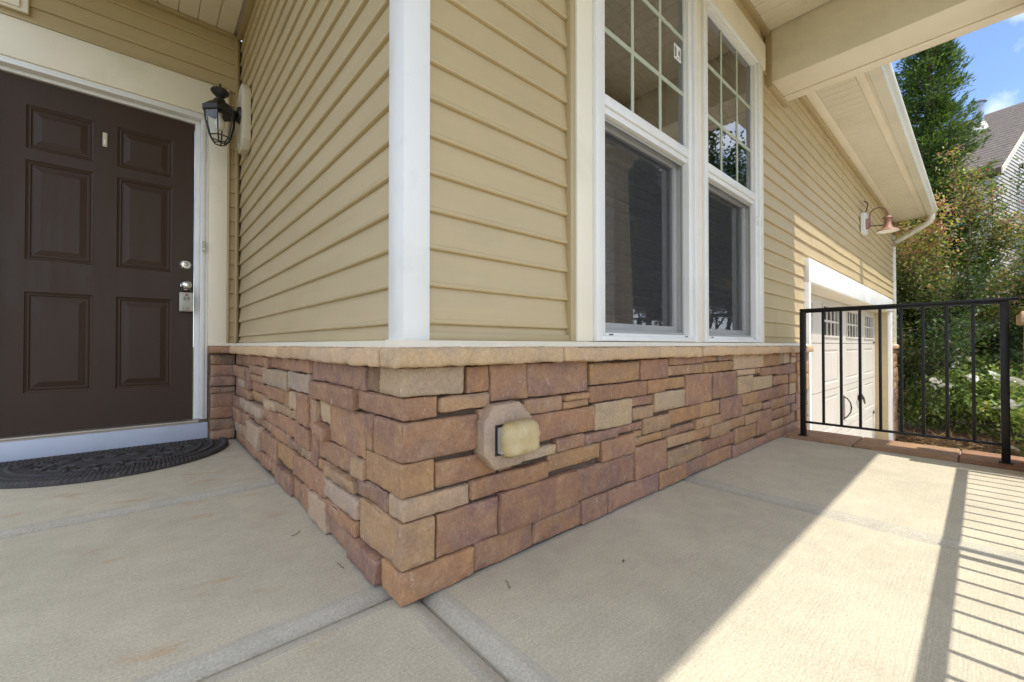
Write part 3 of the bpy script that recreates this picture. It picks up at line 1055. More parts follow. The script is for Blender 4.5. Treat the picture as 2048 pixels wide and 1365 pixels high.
def blind(x0, x1, label):
    b = empty('window_blind', (0.5 * (x0 + x1), 0.20, 0.70), label, 'blind', 'wood slat blinds inside the double window')
    bbox('head_rail', x0, x1, 0.178, 0.222, 2.470, 2.52, M['blind'], b)
    s = MB()
    s.add([(x0, -0.022, -0.011), (x1, -0.022, -0.011), (x1, 0.022, 0.011), (x0, 0.022, 0.011)], [(0, 1, 2, 3)])
    s.add([(x0, -0.022, -0.008), (x1, -0.022, -0.008), (x1, 0.022, 0.014), (x0, 0.022, 0.014)], [(3, 2, 1, 0)])
    proto = s.build('slat', M['blind'], b, loc=(0, 0.20, 0.74), recalc=False)
    n = 33
    for i in range(1, n):
        copy_obj(proto, b, (0, 0.20, 0.74 + 1.70 * i / n))
    return b


blind(0.83, 1.60, 'closed wood slat blind behind the window that carries the white sticker')
blind(1.76, 2.53, 'closed wood slat blind behind the window next to the garage siding')

# front door with six raised panels
door = empty('front_door', (-0.68, 2.63, 0.15), parent=house)
tag(door, 'dark brown six panel front door')
DY = 2.630
xs = [-1.140, -0.990, -0.715, -0.613, -0.341, -0.227]
zs_ = [0.150, 0.382, 0.959, 1.142, 1.711, 1.775, 2.026, 2.172]
m = MB()
for i in range(5):
    for j in range(7):
        if i in (1, 3) and j in (1, 3, 5):
            continue
        m.add([(xs[i], DY, zs_[j]), (xs[i + 1], DY, zs_[j]), (xs[i + 1], DY, zs_[j + 1]), (xs[i], DY, zs_[j + 1])], [(0, 1, 2, 3)])
m.box(xs[0], xs[-1], DY + 0.016, DY + 0.044, zs_[0], zs_[-1])
for (a, b, c, d) in ((xs[0], xs[0], zs_[0], zs_[-1]), (xs[-1], xs[-1], zs_[0], zs_[-1])):
    m.add([(a, DY, c), (a, DY + 0.016, c), (a, DY + 0.016, d), (a, DY, d)], [(0, 1, 2, 3)])
m.build('door_leaf', M['door'], door, recalc=False)
for i in (1, 3):
    for j in (1, 3, 5):
        p = MB()
        steps = [(0.0, 0.0), (0.004, 0.004), (0.012, 0.0075), (0.018, 0.0050), (0.024, 0.0105), (0.030, 0.0105), (0.060, 0.0022), (0.066, 0.0022)]
        lp = []
        for (d, e) in steps:
            lp.append([(xs[i] + d, DY + e, zs_[j] + d), (xs[i + 1] - d, DY + e, zs_[j] + d), (xs[i + 1] - d, DY + e, zs_[j + 1] - d), (xs[i] + d, DY + e, zs_[j + 1] - d)])
        for k in range(len(lp) - 1):
            for q in range(4):
                p.add([lp[k][q], lp[k][(q + 1) % 4], lp[k + 1][(q + 1) % 4], lp[k + 1][q]], [(0, 1, 2, 3)])
        p.add(lp[-1], [(0, 1, 2, 3)])
        p.build('door_panel', M['door'], door, recalc=False)
m = MB()
m.lathe([(0.0, -0.014), (0.010, -0.014), (0.013, -0.012), (0.022, -0.012), (0.030, -0.004), (0.033, 0.0)], (-0.271, DY, 1.202), 'y', 28)
dbolt = m.build('deadbolt', M['nickel'], door, smooth='auto')
m = MB()
m.box(-0.2722, -0.2698, DY - 0.0155, DY - 0.0142, 1.196, 1.207)
m.lathe([(0.0, -0.0152), (0.0075, -0.0152), (0.0075, -0.013)], (-0.271, DY, 1.202), 'y', 16)
m.build('keyway', M['threshold'], door)
m = MB()
m.lathe([(0.0, -0.066), (0.012, -0.066), (0.020, -0.064), (0.027, -0.057), (0.029, -0.049), (0.026, -0.040), (0.016, -0.032), (0.012, -0.026), (0.012, -0.012), (0.030, -0.008), (0.033, 0.0)], (-0.268, DY, 1.058), 'y', 32)
m.build('door_knob', M['nickel'], door, smooth='auto')
bbox('viewer_plate', -0.679, -0.658, DY - 0.006, DY, 1.882, 1.968, M['block'], door, 0.004, 3)
bbox('viewer_plate', -0.673, -0.664, DY - 0.009, DY - 0.0055, 1.895, 1.925, M['shade_in'], door, 0.002)

# door frame
df = empty('door_frame', (-0.68, 2.6, 0.0), parent=house)
for (a, b, c, d, e) in ((-0.224, -0.196, 2.612, 0.150, 2.176), (-0.196, -0.170, 2.566, 0.150, 2.200), (-0.170, -0.152, 2.574, 0.150, 2.222)):
    bbox('jamb', a, b, c, 2.655, d, e, M['white'], df, 0.003)
bbox('flat_trim', -0.1515, -0.0455, 2.566, 2.655, 0.6485, 2.2395, M['cream'], df)
m = MB()
m.box(-1.20, -0.1965, 2.612, 2.654, 2.1765, 2.1995)
m.box(-1.20, -0.1705, 2.566, 2.653, 2.2005, 2.2215)
m.box(-1.20, -0.1525, 2.574, 2.652, 2.2225, 2.2395)
m.build('head_jamb', M['white'], df, bevel=0.003, smooth='auto')
bbox('flat_trim', -1.36, -0.0455, 2.564, 2.655, 2.2405, 2.4605, M['cream'], df)
for (a, b) in ((-1.200, -1.146),):
    bbox('jamb', a, b, 2.566, 2.655, 0.15, 2.2, M['white'], df, 0.003)
bbox('flat_trim', -1.32, -1.201, 2.566, 2.655, 0.02, 2.2395, M['cream'], df)
m = MB()
m.extrude([(2.560, 0.128), (2.560, 0.133), (2.585, 0.136), (2.585, 0.144), (2.61, 0.149), (2.625, 0.149), (2.655, 0.149), (2.655, 0.128)], 'x', -1.18, -0.197)
m.build('threshold', M['threshold'], df)
m = MB()
m.box(-1.36, -0.1485, 2.560, 2.60, 0.006, 0.1275)
m.build('kick_board', M['kick'], df, bevel=0.004, smooth='auto')
bbox('doorbell', -0.186, -0.168, 2.553, 2.5655, 1.292, 1.366, M['plastic_beige'], df, 0.003)
bbox('doorbell_button', -0.182, -0.172, 2.550, 2.5535, 1.302, 1.316, M['white'], df, 0.001)
# corner of the casing over the door, at the upper left
m = MB()
m.box(-1.35, -1.005, 2.545, 2.574, 2.520, 2.60)
m.box(-1.35, -0.975, 2.556, 2.580, 2.505, 2.84)
m.build('upper_casing', M['cream'], house, bevel=0.004)

# porch ceiling boards
ceil = bbox('porch_ceiling', -1.28, 2.80, -1.13, 0.02, 2.8925, 2.90, M['soffit_board'], house, 0)
x = 2.812
k = 0
BW = 0.1045
while x - BW > -1.34:
    a, b = x - BW, x
    y1 = 2.556 if b < 0.05 else 0.012
    c = MB()
    c.extrude([(a + 0.001, 2.875), (a + 0.006, 2.8685), (b - 0.006, 2.8685), (b - 0.001, 2.875), (b - 0.001, 2.890), (a + 0.001, 2.890)], 'y', -1.135, y1)
    c.build('ceiling_board', M['soffit_board'], ceil)
    x -= BW
bbox('ceiling_back', -1.28, 0.04, 0.021, 2.74, 2.8925, 2.90, M['soffit_board'], house, 0)

# beams with wrapped aluminium
bm_ = empty('porch_beam', (3.0, 0, 2.5), parent=house)
bbox('beam_wrap', 2.818, 3.072, -1.135, 0.030, 2.506, 2.890, M['cream'], bm_, 0.003)
bbox('beam_wrap', 3.078, 3.168, -1.475, 0.030, 2.502, 2.890, M['cream'], bm_, 0.003)
bbox('beam_wrap', -1.30, 2.816, -1.400, -1.136, 2.506, 2.890, M['cream'], bm_, 0.003)
bbox('beam_wrap', -1.30, 3.072, -1.475, -1.406, 2.502, 2.890, M['cream'], bm_, 0.003)
bbox('beam_wrap', 2.819, 3.0715, -1.405, -1.136, 2.506, 2.889, M['cream'], bm_, 0.003)
m = MB()
m.box(3.072, 3.078, -1.45, 0.028, 2.53, 2.885)
m.box(-1.29, 3.07, -1.406, -1.40, 2.53, 2.885)
m.build('beam_core', M['mortar'], bm_)

# corner column on its stone pier, and the far one
def column(cx_, cy_):
    cl = empty('porch_column', (cx_, cy_, 0), parent=house)
    s = MB()
    a, b = 0.160, 0.120
    s.add([(cx_ - a, cy_ - a, 0.86), (cx_ + a, cy_ - a, 0.86), (cx_ + a, cy_ + a, 0.86), (cx_ - a, cy_ + a, 0.86),
           (cx_ - b, cy_ - b, 2.42), (cx_ + b, cy_ - b, 2.42), (cx_ + b, cy_ + b, 2.42), (cx_ - b, cy_ + b, 2.42)],
          [(0, 3, 2, 1), (4, 5, 6, 7), (0, 1, 5, 4), (1, 2, 6, 5), (2, 3, 7, 6), (3, 0, 4, 7)])
    s.build('column_shaft', M['cream'], cl, bevel=0.004, smooth='auto')
    bbox('column_head', cx_ - 0.16, cx_ + 0.16, cy_ - 0.16, cy_ + 0.16, 2.42, 2.501, M['cream'], cl, 0.004)
    bbox('column_base', cx_ - 0.185, cx_ + 0.185, cy_ - 0.185, cy_ + 0.185, 0.821, 0.86, M['cream'], cl, 0.004)
    global sd_
    z_ = 0.003
    r_ = random.Random(int(cx_ * 10))
    while z_ < 0.70:
        h_ = min(r_.uniform(0.08, 0.14), 0.765 - z_)
        if 0.765 - z_ - h_ < 0.06:
            h_ = 0.765 - z_
        t_ = r_.uniform(-0.08, 0.08)
        stone('pier_stone', cx_ - 0.195, cx_ + t_, cy_ - 0.195, cy_ + 0.195, z_ + 0.002, z_ + h_ - 0.002, r_.choice('RPNO'), cl, sd_, cell=0.09)
        stone('pier_stone', cx_ + t_ + 0.004, cx_ + 0.195, cy_ - 0.195, cy_ + 0.195, z_ + 0.002, z_ + h_ - 0.002, r_.choice('RPNO'), cl, sd_ + 1, cell=0.09)
        sd_ += 2
        z_ += h_
    stone('cap_stone', cx_ - 0.218, cx_ + 0.218, cy_ - 0.218, cy_ + 0.218, 0.766, 0.820, 'K', cl, sd_, cell=0.08)
    sd_ += 1


column(2.985, -1.31)

# porch roof: sloped deck with eave, soffit and gutter
rf = MB()
rf.extrude([(-1.895, 2.864), (0.30, 3.45), (0.30, 3.53), (-1.895, 2.94)], 'x', -1.34, 3.46)
rf.build('roof', M['shingle'], house)
bbox('porch_soffit', -1.32, 3.44, -1.805, -1.476, 2.760, 2.772, M['soffit_board'], house, 0)
bbox('porch_gutter', -1.32, 3.44, -1.925, -1.807, 2.755, 2.862, M['gutter'], house, 0.01)
rf = MB()
rf.extrude([(-0.46, 2.872), (5.0, 5.4), (5.0, 5.5), (-0.46, 2.96)], 'x', 3.205, 9.20)
rf.extrude([(0.32, 3.46), (5.0, 5.6), (5.0, 5.7), (0.32, 3.54)], 'x', -1.34, 3.19)
rf.build('roof', M['shingle'], house)

# garage eave
ev = empty('garage_eave', (6.2, -0.2, 2.76), parent=house)
bbox('soffit_strip', 3.20, 9.14, -0.062, 0.030, 2.758, 2.764, M['soffit_board'], ev, 0.001)
m = MB()
n = 56
for i in range(n):
    a = 3.20 + (9.14 - 3.20) * i / n
    b = 3.20 + (9.14 - 3.20) * (i + 1) / n
    m.extrude([(a + 0.0005, 2.764), (a + 0.006, 2.759), (b - 0.006, 2.759), (b - 0.0005, 2.764), (b - 0.0005, 2.768), (a + 0.0005, 2.768)], 'y', -0.318, -0.064)
m.build('soffit_panel', M['perf'], ev)
bbox('soffit_strip', 3.20, 9.14, -0.380, -0.320, 2.757, 2.764, M['soffit_board'], ev, 0.001)
bbox('fascia', 3.20, 9.15, -0.396, -0.382, 2.748, 2.875, M['gutter'], ev, 0.002)
m = MB()
gp = [(-0.398, 2.745), (-0.470, 2.745), (-0.478, 2.758), (-0.482, 2.790), (-0.498, 2.815), (-0.508, 2.835), (-0.508, 2.858), (-0.496, 2.860), (-0.496, 2.852), (-0.470, 2.760), (-0.402, 2.760), (-0.402, 2.858), (-0.398, 2.858)]
m.extrude(gp, 'x', 3.20, 9.12)
m.build('gutter', M['gutter'], ev, smooth='auto')
m = MB()
path = [(8.98, -0.44, 2.752), (8.98, -0.44, 2.69), (8.99, -0.425, 2.655), (9.00, -0.39, 2.62), (9.20, 0.06, 2.40), (9.245, 0.10, 2.35), (9.25, 0.11, 2.28), (9.25, 0.11, 0.0), (9.25, 0.11, -0.88)]
m.tube(path, 0.044, 12)
m.build('downspout', M['gutter'], ev, smooth='auto')
bbox('corner_trim', 9.165, 9.20, 0.005, 0.06, 0.667, 2.757, M['white'], house)

# garage opening trim
gt = empty('garage_trim', (6.2, 0, 0), parent=house)
bbox('header_board', 3.735, 8.73, 0.004, 0.054, 1.196, 1.396, M['white'], gt)
bbox('side_board', 3.738, 3.800, 0.006, 0.210, -0.94, 1.1955, M['white'], gt)
bbox('side_board', 8.598, 8.728, 0.006, 0.0545, -0.94, 1.1955, M['white'], gt)
bbox('jamb_return', 8.604, 8.625, 0.0555, 0.225, -0.94, 1.19, M['cream'], gt)
for k in range(3):
    bbox('header_underside', 3.802, 8.602, 0.012 + k * 0.066, 0.012 + k * 0.066 + 0.0645, 1.188, 1.1955, M['soffit_board'], gt, 0.002)

# garage door: four sections, each with four pressed panels, glazed top
gd = empty('garage_door', (6.2, 0.21, GZ), parent=house)
tag(gd, 'almond sectional garage door with a row of grid windows')
GY = 0.215
zsec = [-0.945, -0.405, 0.135, 0.675, 1.215]
px_ = [(3.96, 4.72), (5.19, 5.95), (6.43, 7.19), (7.67, 8.43)]
for j in range(4):
    s = MB()
    xb = [3.801]
    for (a, b) in px_:
        xb += [a, b]
    xb.append(8.603)
    if j < 3:
        zb_ = [zsec[j] + 0.003, zsec[j] + 0.075, zsec[j + 1] - 0.075, zsec[j + 1] - 0.003]
    else:
        zb_ = [zsec[j] + 0.003, 0.765, 1.092, zsec[j + 1]]
    for i in range(len(xb) - 1):
        for q in range(3):
            if i % 2 == 1 and q == 1:
                if j < 3:
                    lp = []
                    for (d, e) in ((0, 0), (0.012, 0.010), (0.024, 0.010), (0.036, 0.003)):
                        lp.append([(xb[i] + d, GY + e, zb_[q] + d), (xb[i + 1] - d, GY + e, zb_[q] + d), (xb[i + 1] - d, GY + e, zb_[q + 1] - d), (xb[i] + d, GY + e, zb_[q + 1] - d)])
                    for k in range(3):
                        for u in range(4):
                            s.add([lp[k][u], lp[k][(u + 1) % 4], lp[k + 1][(u + 1) % 4], lp[k + 1][u]], [(0, 1, 2, 3)])
                    # narrow beads pressed into the panel
                    nb = 9
                    xa, xz = lp[3][0][0], lp[3][1][0]
                    for g in range(nb):
                        u0 = xa + (xz - xa) * g / nb
                        u1 = xa + (xz - xa) * (g + 1) / nb
                        za, zc = lp[3][0][2], lp[3][2][2]
                        s.add([(u0, GY + 0.006, za), (u0 + 0.006, GY + 0.003, za), (u1 - 0.006, GY + 0.003, za), (u1, GY + 0.006, za),
                               (u0, GY + 0.006, zc), (u0 + 0.006, GY + 0.003, zc), (u1 - 0.006, GY + 0.003, zc), (u1, GY + 0.006, zc)],
                              [(0, 1, 5, 4), (1, 2, 6, 5), (2, 3, 7, 6)])
                continue
            s.add([(xb[i], GY, zb_[q]), (xb[i + 1], GY, zb_[q]), (xb[i + 1], GY, zb_[q + 1]), (xb[i], GY, zb_[q + 1])], [(0, 1, 2, 3)])
    s.box(3.801, 8.603, GY + 0.02, GY + 0.045, zb_[0], zb_[3]) if j < 3 else None
    for zz in (zb_[0], zb_[3]):
        s.add([(3.801, GY, zz), (8.603, GY, zz), (8.603, GY + 0.02, zz), (3.801, GY + 0.02, zz)], [(0, 1, 2, 3)])
    s.build('door_section', M['garage'], gd, recalc=False)
for (a, b) in px_:
    f = MB()
    f.box(a - 0.03, b + 0.03, GY - 0.014, GY + 0.02, 0.740, 0.7645)
    f.box(a - 0.03, b + 0.03, GY - 0.014, GY + 0.02, 1.0925, 1.117)
    f.box(a - 0.03, a, GY - 0.013, GY + 0.02, 0.765, 1.092)
    f.box(b, b + 0.03, GY - 0.013, GY + 0.02, 0.765, 1.092)
    f.build('window_frame', M['garage'], gd, bevel=0.003)
    p = MB()
    p.add([(a, GY + 0.012, 0.765), (b, GY + 0.012, 0.765), (b, GY + 0.012, 1.092), (a, GY + 0.012, 1.092)], [(0, 1, 2, 3)])
    p.build('pane', M['glass'], gd, recalc=False)
    for i in (1, 2, 3):
        xx = a + (b - a) * i / 4
        bbox('muntin', xx - 0.012, xx + 0.012, GY - 0.006, GY + 0.008, 0.7655, 1.0915, M['garage'], gd, 0.002)
    bbox('muntin', a, b, GY - 0.0065, GY + 0.0085, 0.917, 0.941, M['garage'], gd, 0.002)
m = MB()
m.tube([(6.24, GY - 0.002, -0.01), (6.27, GY - 0.03, -0.03), (6.32, GY - 0.055, -0.09), (6.34, GY - 0.06, -0.15), (6.32, GY - 0.055, -0.21), (6.27, GY - 0.03, -0.26), (6.24, GY - 0.002, -0.285)], [0.009, 0.007, 0.007, 0.009, 0.007, 0.007, 0.009], 8)
m.box(6.21, 6.245, GY - 0.006, GY, -0.30, 0.01)
m.build('pull_handle', M['iron'], gd, smooth='auto')
m = MB()
m.lathe([(0.0, -0.05), (0.018, -0.05), (0.018, -0.02), (0.04, -0.015), (0.04, 0.0)], (7.18, GY, -0.10), 'y', 16)
m.tube([(7.06, GY - 0.05, -0.04), (7.18, GY - 0.056, -0.10), (7.34, GY - 0.05, -0.19)], [0.014, 0.016, 0.010], 8)
m.build('lock_handle', M['iron'], gd, smooth='auto')
bbox('hinge_strap', 8.44, 8.56, GY - 0.012, GY, 0.688, 0.712, M['iron'], gd)
bbox('hinge_strap', 8.36, 8.46, GY - 0.012, GY, -0.455, -0.42, M['iron'], gd)

# ------------------------------------------------------------------ railings
def railing(name, label, pts, axis, fixed, a, b, posts, bals, ext):
    r_ = empty(name, pts, label, 'railing', None)
    T = {'y': lambda u0, u1, w0, w1, z0, z1, nm, bv: bbox(nm, fixed + w0, fixed + w1, u0, u1, z0, z1, M['iron'], r_, bv),
         'x': lambda u0, u1, w0, w1, z0, z1, nm, bv: bbox(nm, u0, u1, fixed + w0, fixed + w1, z0, z1, M['iron'], r_, bv)}[axis]
    T(ext[0], ext[1], -0.020, 0.020, 0.896, 0.914, 'top_rail', 0.005)
    T(a, b, -0.010, 0.010, 0.884, 0.8955, 'top_channel', 0.001)
    T(a, b, -0.010, 0.010, 0.098, 0.112, 'bottom_rail', 0.001)
    for u in posts:
        T(u - 0.0165, u + 0.0165, -0.0165, 0.0165, 0.012, 0.8955, 'post', 0.002)
        T(u - 0.026, u + 0.026, -0.026, 0.026, 0.005, 0.0125, 'post_foot', 0.001)
    for u in bals:
        T(u - 0.0075, u + 0.0075, -0.0075, 0.0075, 0.1125, 0.8835, 'baluster', 0.001)
    return r_


railing('porch_railing', 'black iron railing along the stone coping at the garage end of the porch', (3.07, -0.6, 0), 'y', 3.07, -1.0285, -0.1245, (-1.045, -0.108), (-0.227, -0.326, -0.426, -0.527, -0.626, -0.724, -0.824, -0.929), (-1.098, -0.0915))
railing('porch_railing', 'black iron railing along the front edge of the porch facing the yard', (1.3, -1.34, 0), 'x', -1.34, 0.11, 2.725, (0.095, 1.42, 2.735), [0.20 + 0.1022 * i for i in range(25) if abs(0.20 + 0.1022 * i - 1.42) > 0.03], (0.05, 2.76))

# ------------------------------------------------------------------ things fixed to or lying by the walls
# wall lantern
LX, LY = -0.125, 2.27
blk = MB()


def octo(cy_, cz_, hy, hz, ch):
    return [(cy_ - hy + ch, cz_ - hz), (cy_ + hy - ch, cz_ - hz), (cy_ + hy, cz_ - hz + ch), (cy_ + hy, cz_ + hz - ch), (cy_ + hy - ch, cz_ + hz), (cy_ - hy + ch, cz_ + hz), (cy_ - hy, cz_ + hz - ch), (cy_ - hy, cz_ - hz + ch)]


lan = empty('wall_lantern', (0.0, LY, 2.145), 'black colonial coach lantern with angled clear panes beside the front door', 'lantern')
blk.extrude(octo(LY, 2.145, 0.105, 0.215, 0.055), 'x', -0.016, 0.030)
blk.build('mounting_block', M['block'], lan, bevel=0.004, smooth='auto')
m = MB()
m.lathe([(0.0, -0.045), (0.020, -0.045), (0.030, -0.038), (0.046, -0.034), (0.052, -0.026), (0.056, -0.016)], (0.0, LY, 2.165), 'x', 24)
m.build('back_plate', M['bronze'], lan, smooth='auto')
m = MB()
m.tube([(-0.03, LY, 2.165), (-0.055, LY, 2.172), (-0.078, LY, 2.188), (-0.10, LY, 2.196), (LX, LY, 2.20)], [0.022, 0.018, 0.014, 0.014, 0.018], 10)
m.build('arm', M['bronze'], lan, smooth='auto')


def ngon(r_, z_, n_=6, rot=0.26):
    return [(LX + r_ * math.cos(rot + 2 * math.pi * i / n_), LY + r_ * math.sin(rot + 2 * math.pi * i / n_), z_) for i in range(n_)]


m = MB()
rings = [(0.020, 2.226), (0.034, 2.222), (0.040, 2.208), (0.058, 2.196), (0.092, 2.162), (0.097, 2.160), (0.097, 2.132), (0.088, 2.132), (0.050, 2.185)]
for i in range(len(rings) - 1):
    a, b = ngon(*rings[i]), ngon(*rings[i + 1])
    for k in range(6):
        m.add([a[k], a[(k + 1) % 6], b[(k + 1) % 6], b[k]], [(0, 1, 2, 3)])
m.add(ngon(*rings[0]), [tuple(range(6))])
m.build('lantern_roof', M['bronze'], lan, recalc=False)
m = MB()
m.lathe([(0.0, 2.335), (0.006, 2.330), (0.007, 2.305), (0.012, 2.300), (0.044, 2.290), (0.052, 2.280), (0.046, 2.268), (0.026, 2.248), (0.016, 2.236), (0.026, 2.230), (0.026, 2.224)], (LX, LY, 0), 'z', 18)
m.build('finial', M['bronze'], lan, smooth='auto')
body = [(0.086, 2.134), (0.082, 2.08), (0.062, 2.00), (0.058, 1.985), (0.030, 1.945)]
for k in range(6):
    m = MB()
    m.tube([ngon(r_, z_)[k] for (r_, z_) in body], 0.0045, 6)
    for (r_, z_) in (body[3], body[4]):
        m.tube([ngon(r_, z_)[k], ngon(r_, z_)[(k + 1) % 6]], 0.004, 6)
    m.build('glazing_bar', M['bronze'], lan)
    m = MB()
    for i in range(len(body) - 1):
        a, b = ngon(body[i][0] - 0.002, body[i][1]), ngon(body[i + 1][0] - 0.002, body[i + 1][1])
        m.add([a[k], a[(k + 1) % 6], b[(k + 1) % 6], b[k]], [(0, 1, 2, 3)])
    m.build('pane', M['lamp_glass'], lan, recalc=False)
m = MB()
m.lathe([(0.0, 2.03), (0.014, 2.034), (0.026, 2.052), (0.029, 2.072), (0.022, 2.096), (0.014, 2.112), (0.013, 2.14)], (LX, LY, 0), 'z', 20)
m.build('bulb', M['shade_in'], lan, smooth='auto')

# barn light on the garage wall
bl = empty('barn_light', (6.3, 0.0, 2.17), 'weathered copper gooseneck barn light above the garage door', 'light')
m = MB()
m.extrude([(p[0], p[1]) for p in [(6.22, 2.05), (6.38, 2.05), (6.40, 2.07), (6.40, 2.29), (6.38, 2.31), (6.22, 2.31), (6.20, 2.29), (6.20, 2.07)]], 'y', -0.012, 0.030)
m.build('mounting_block', M['white'], bl, bevel=0.003)
m = MB()
m.lathe([(0.0, -0.055), (0.03, -0.053), (0.06, -0.035), (0.068, -0.012)], (6.3, 0, 2.17), 'y', 24)
m.build('back_plate', M['copper'], bl, smooth='auto')
m = MB()
arc = []
for i in range(13):
    a = math.pi * i / 12
    arc.append((6.3, -0.045 - 0.083 * (1 - math.cos(a)), 2.265 + 0.085 * math.sin(a)))
m.tube([(6.3, -0.045, 2.17)] + arc + [(6.3, -0.211, 2.21)], 0.0085, 8)
m.build('gooseneck', M['copper'], bl, smooth='auto')
m = MB()
m.tube([(6.3, -0.04, 2.14), (6.3, -0.18, 2.125)], 0.006, 8)
m.build('stay_rod', M['bronze'], bl, smooth='auto')
m = MB()
m.lathe([(0.010, 2.232), (0.030, 2.228), (0.050, 2.212), (0.052, 2.204), (0.036, 2.200), (0.034, 2.196), (0.036, 2.13), (0.042, 2.115), (0.046, 2.095), (0.056, 2.080), (0.096, 2.060), (0.108, 2.050), (0.110, 2.040)], (6.3, -0.211, 0), 'z', 32)
m.build('shade', M['copper'], bl, smooth='auto')
m = MB()
m.lathe([(0.108, 2.0402), (0.092, 2.055), (0.056, 2.074), (0.0, 2.078)], (6.3, -0.211, 0), 'z', 32)
m.build('shade_lining', M['shade_in'], bl, smooth='auto')
# loose cable hook above the light
m = MB()
m.tube([(6.42, 0.028, 2.50), (6.43, -0.005, 2.47), (6.41, -0.01, 2.42), (6.405, 0.0, 2.37), (6.40, 0.02, 2.33)], 0.007, 6)
tag(m.build('cable', M['black_plastic'], None, smooth='auto'), 'short loose black cable looping out under the garage soffit', 'cable')

# outdoor outlet on the stone wall
ob = empty('outdoor_outlet', (0.325, 0.0, 0.39), 'outdoor outlet with yellowed clear cover on an octagonal stone block', 'outlet')
m = MB()
oc = [(0.231, 0.345), (0.274, 0.294), (0.374, 0.295), (0.417, 0.345), (0.417, 0.436), (0.370, 0.485), (0.268, 0.481), (0.231, 0.437)]
m.extrude(oc, 'y', -0.036, 0.02)
octb = m.build('stone_block', M['stone'], ob, bevel=0.006, smooth='auto')
octb.color = (0.44, 0.345, 0.265, 1)
bbox('gasket', 0.270, 0.385, -0.0385, -0.0355, 0.336, 0.425, M['black_plastic'], ob, 0.001)
bbox('outlet_box', 0.276, 0.380, -0.060, -0.0385, 0.344, 0.418, M['outlet_plastic'], ob, 0.003)
m = MB()
nx_, nz_ = 14, 10
vv = []
cxo, czo, hx, hz = 0.341, 0.384, 0.071, 0.050
for i in range(nx_ + 1):
    for k in range(nz_ + 1):
        u = -1 + 2 * i / nx_
        v = -1 + 2 * k / nz_
        e = max(abs(u), abs(v))
        f = 1 - 0.16 * max(0.0, abs(u) * abs(v)) ** 3
        y = -0.060 - 0.034 * (1 - abs(u) ** 5) * (1 - abs(v) ** 5) ** 0.8
        y -= 0.0035 * (1.0 if abs(v - 0.35 + 0.25 * u * u) < 0.12 or abs(v + 0.45 + 0.25 * u * u) < 0.12 else 0.0)
        vv.append((cxo + u * hx * f, y, czo + v * hz * f))
m.add(vv, [(i * (nz_ + 1) + k, (i + 1) * (nz_ + 1) + k, (i + 1) * (nz_ + 1) + k + 1, i * (nz_ + 1) + k + 1) for i in range(nx_) for k in range(nz_)])
cv = m.build('cover', M['cover'], ob, smooth=True, recalc=False)
for zz in (0.352, 0.408):
    m = MB()
    m.lathe([(0.0, 0.268), (0.0045, 0.2682), (0.0045, 0.2838), (0.0, 0.284)], (0, -0.0655, zz), 'x', 10)
    m.build('hinge_lug', M['outlet_plastic'], ob, smooth='auto')
sm = cv.modifiers.new('solid', 'SOLIDIFY')
sm.thickness = 0.004
sm.offset = 1.0

# key lock box hanging on the door knob
lb = empty('lock_box', (-0.27, 2.57, 0.88), 'pale grey key lock box hanging from the front door knob', 'lock box')
bbox('lock_body', -0.306, -0.232, 2.560, 2.600, 0.880, 1.006, M['plastic_beige'], lb, 0.005, 3)
m = MB()
m.tube([(-0.292, 2.58, 1.003), (-0.292, 2.585, 1.045), (-0.285, 2.588, 1.072), (-0.268, 2.589, 1.083), (-0.251, 2.588, 1.072), (-0.244, 2.585, 1.045), (-0.244, 2.58, 1.003)], 0.0055, 8)
m.build('shackle', M['black_plastic'], lb, smooth='auto')
bbox('sensor', -0.277, -0.261, 2.557, 2.5605, 0.982, 0.997, M['copper'], lb, 0.001)
for i in range(3):
    for (a, b) in ((-0.285, -0.272), (-0.266, -0.253)):
        bbox('speaker_slot', a, b, 2.5575, 2.5605, 0.954 + 0.009 * i, 0.958 + 0.009 * i, M['black_plastic'], lb, 0)
for i in range(3):
    for j in range(4):
        m_ = M['outlet_plastic'] if j else M['rubber']
        bbox('key', -0.289 + 0.012 * i + (0.004 if i else 0), -0.281 + 0.012 * i + (0.004 if i else 0), 2.5575, 2.5605, 0.898 + 0.012 * j, 0.903 + 0.012 * j, m_, lb, 0)
bbox('slot', -0.292, -0.246, 2.558, 2.5605, 0.884, 0.889, M['copper'], lb, 0)

# half-round rubber mat with rope border and scrolls
mat_o = empty('doormat', (-0.60, 2.25, 0.002), 'half round charcoal rubber doormat with rope border at the white door step', 'doormat')
mc, mr, yb_ = (-0.605, 2.42), 0.553, 2.548
a0 = math.asin((yb_ - mc[1]) / mr)


def mat_outline(rr_, ybk, n_=72):
    s0 = math.asin(min(0.999, (ybk - mc[1]) / rr_))
    pts = []
    for i in range(n_ + 1):
        a = s0 - (math.pi + 2 * s0) * i / n_
        pts.append((mc[0] + rr_ * math.cos(a), mc[1] + rr_ * math.sin(a)))
    return pts


m = MB()
m.extrude(mat_outline(mr, yb_), 'z', 0.002, 0.011)
m.build('mat_base', M['rubber'], mat_o, bevel=0.002)


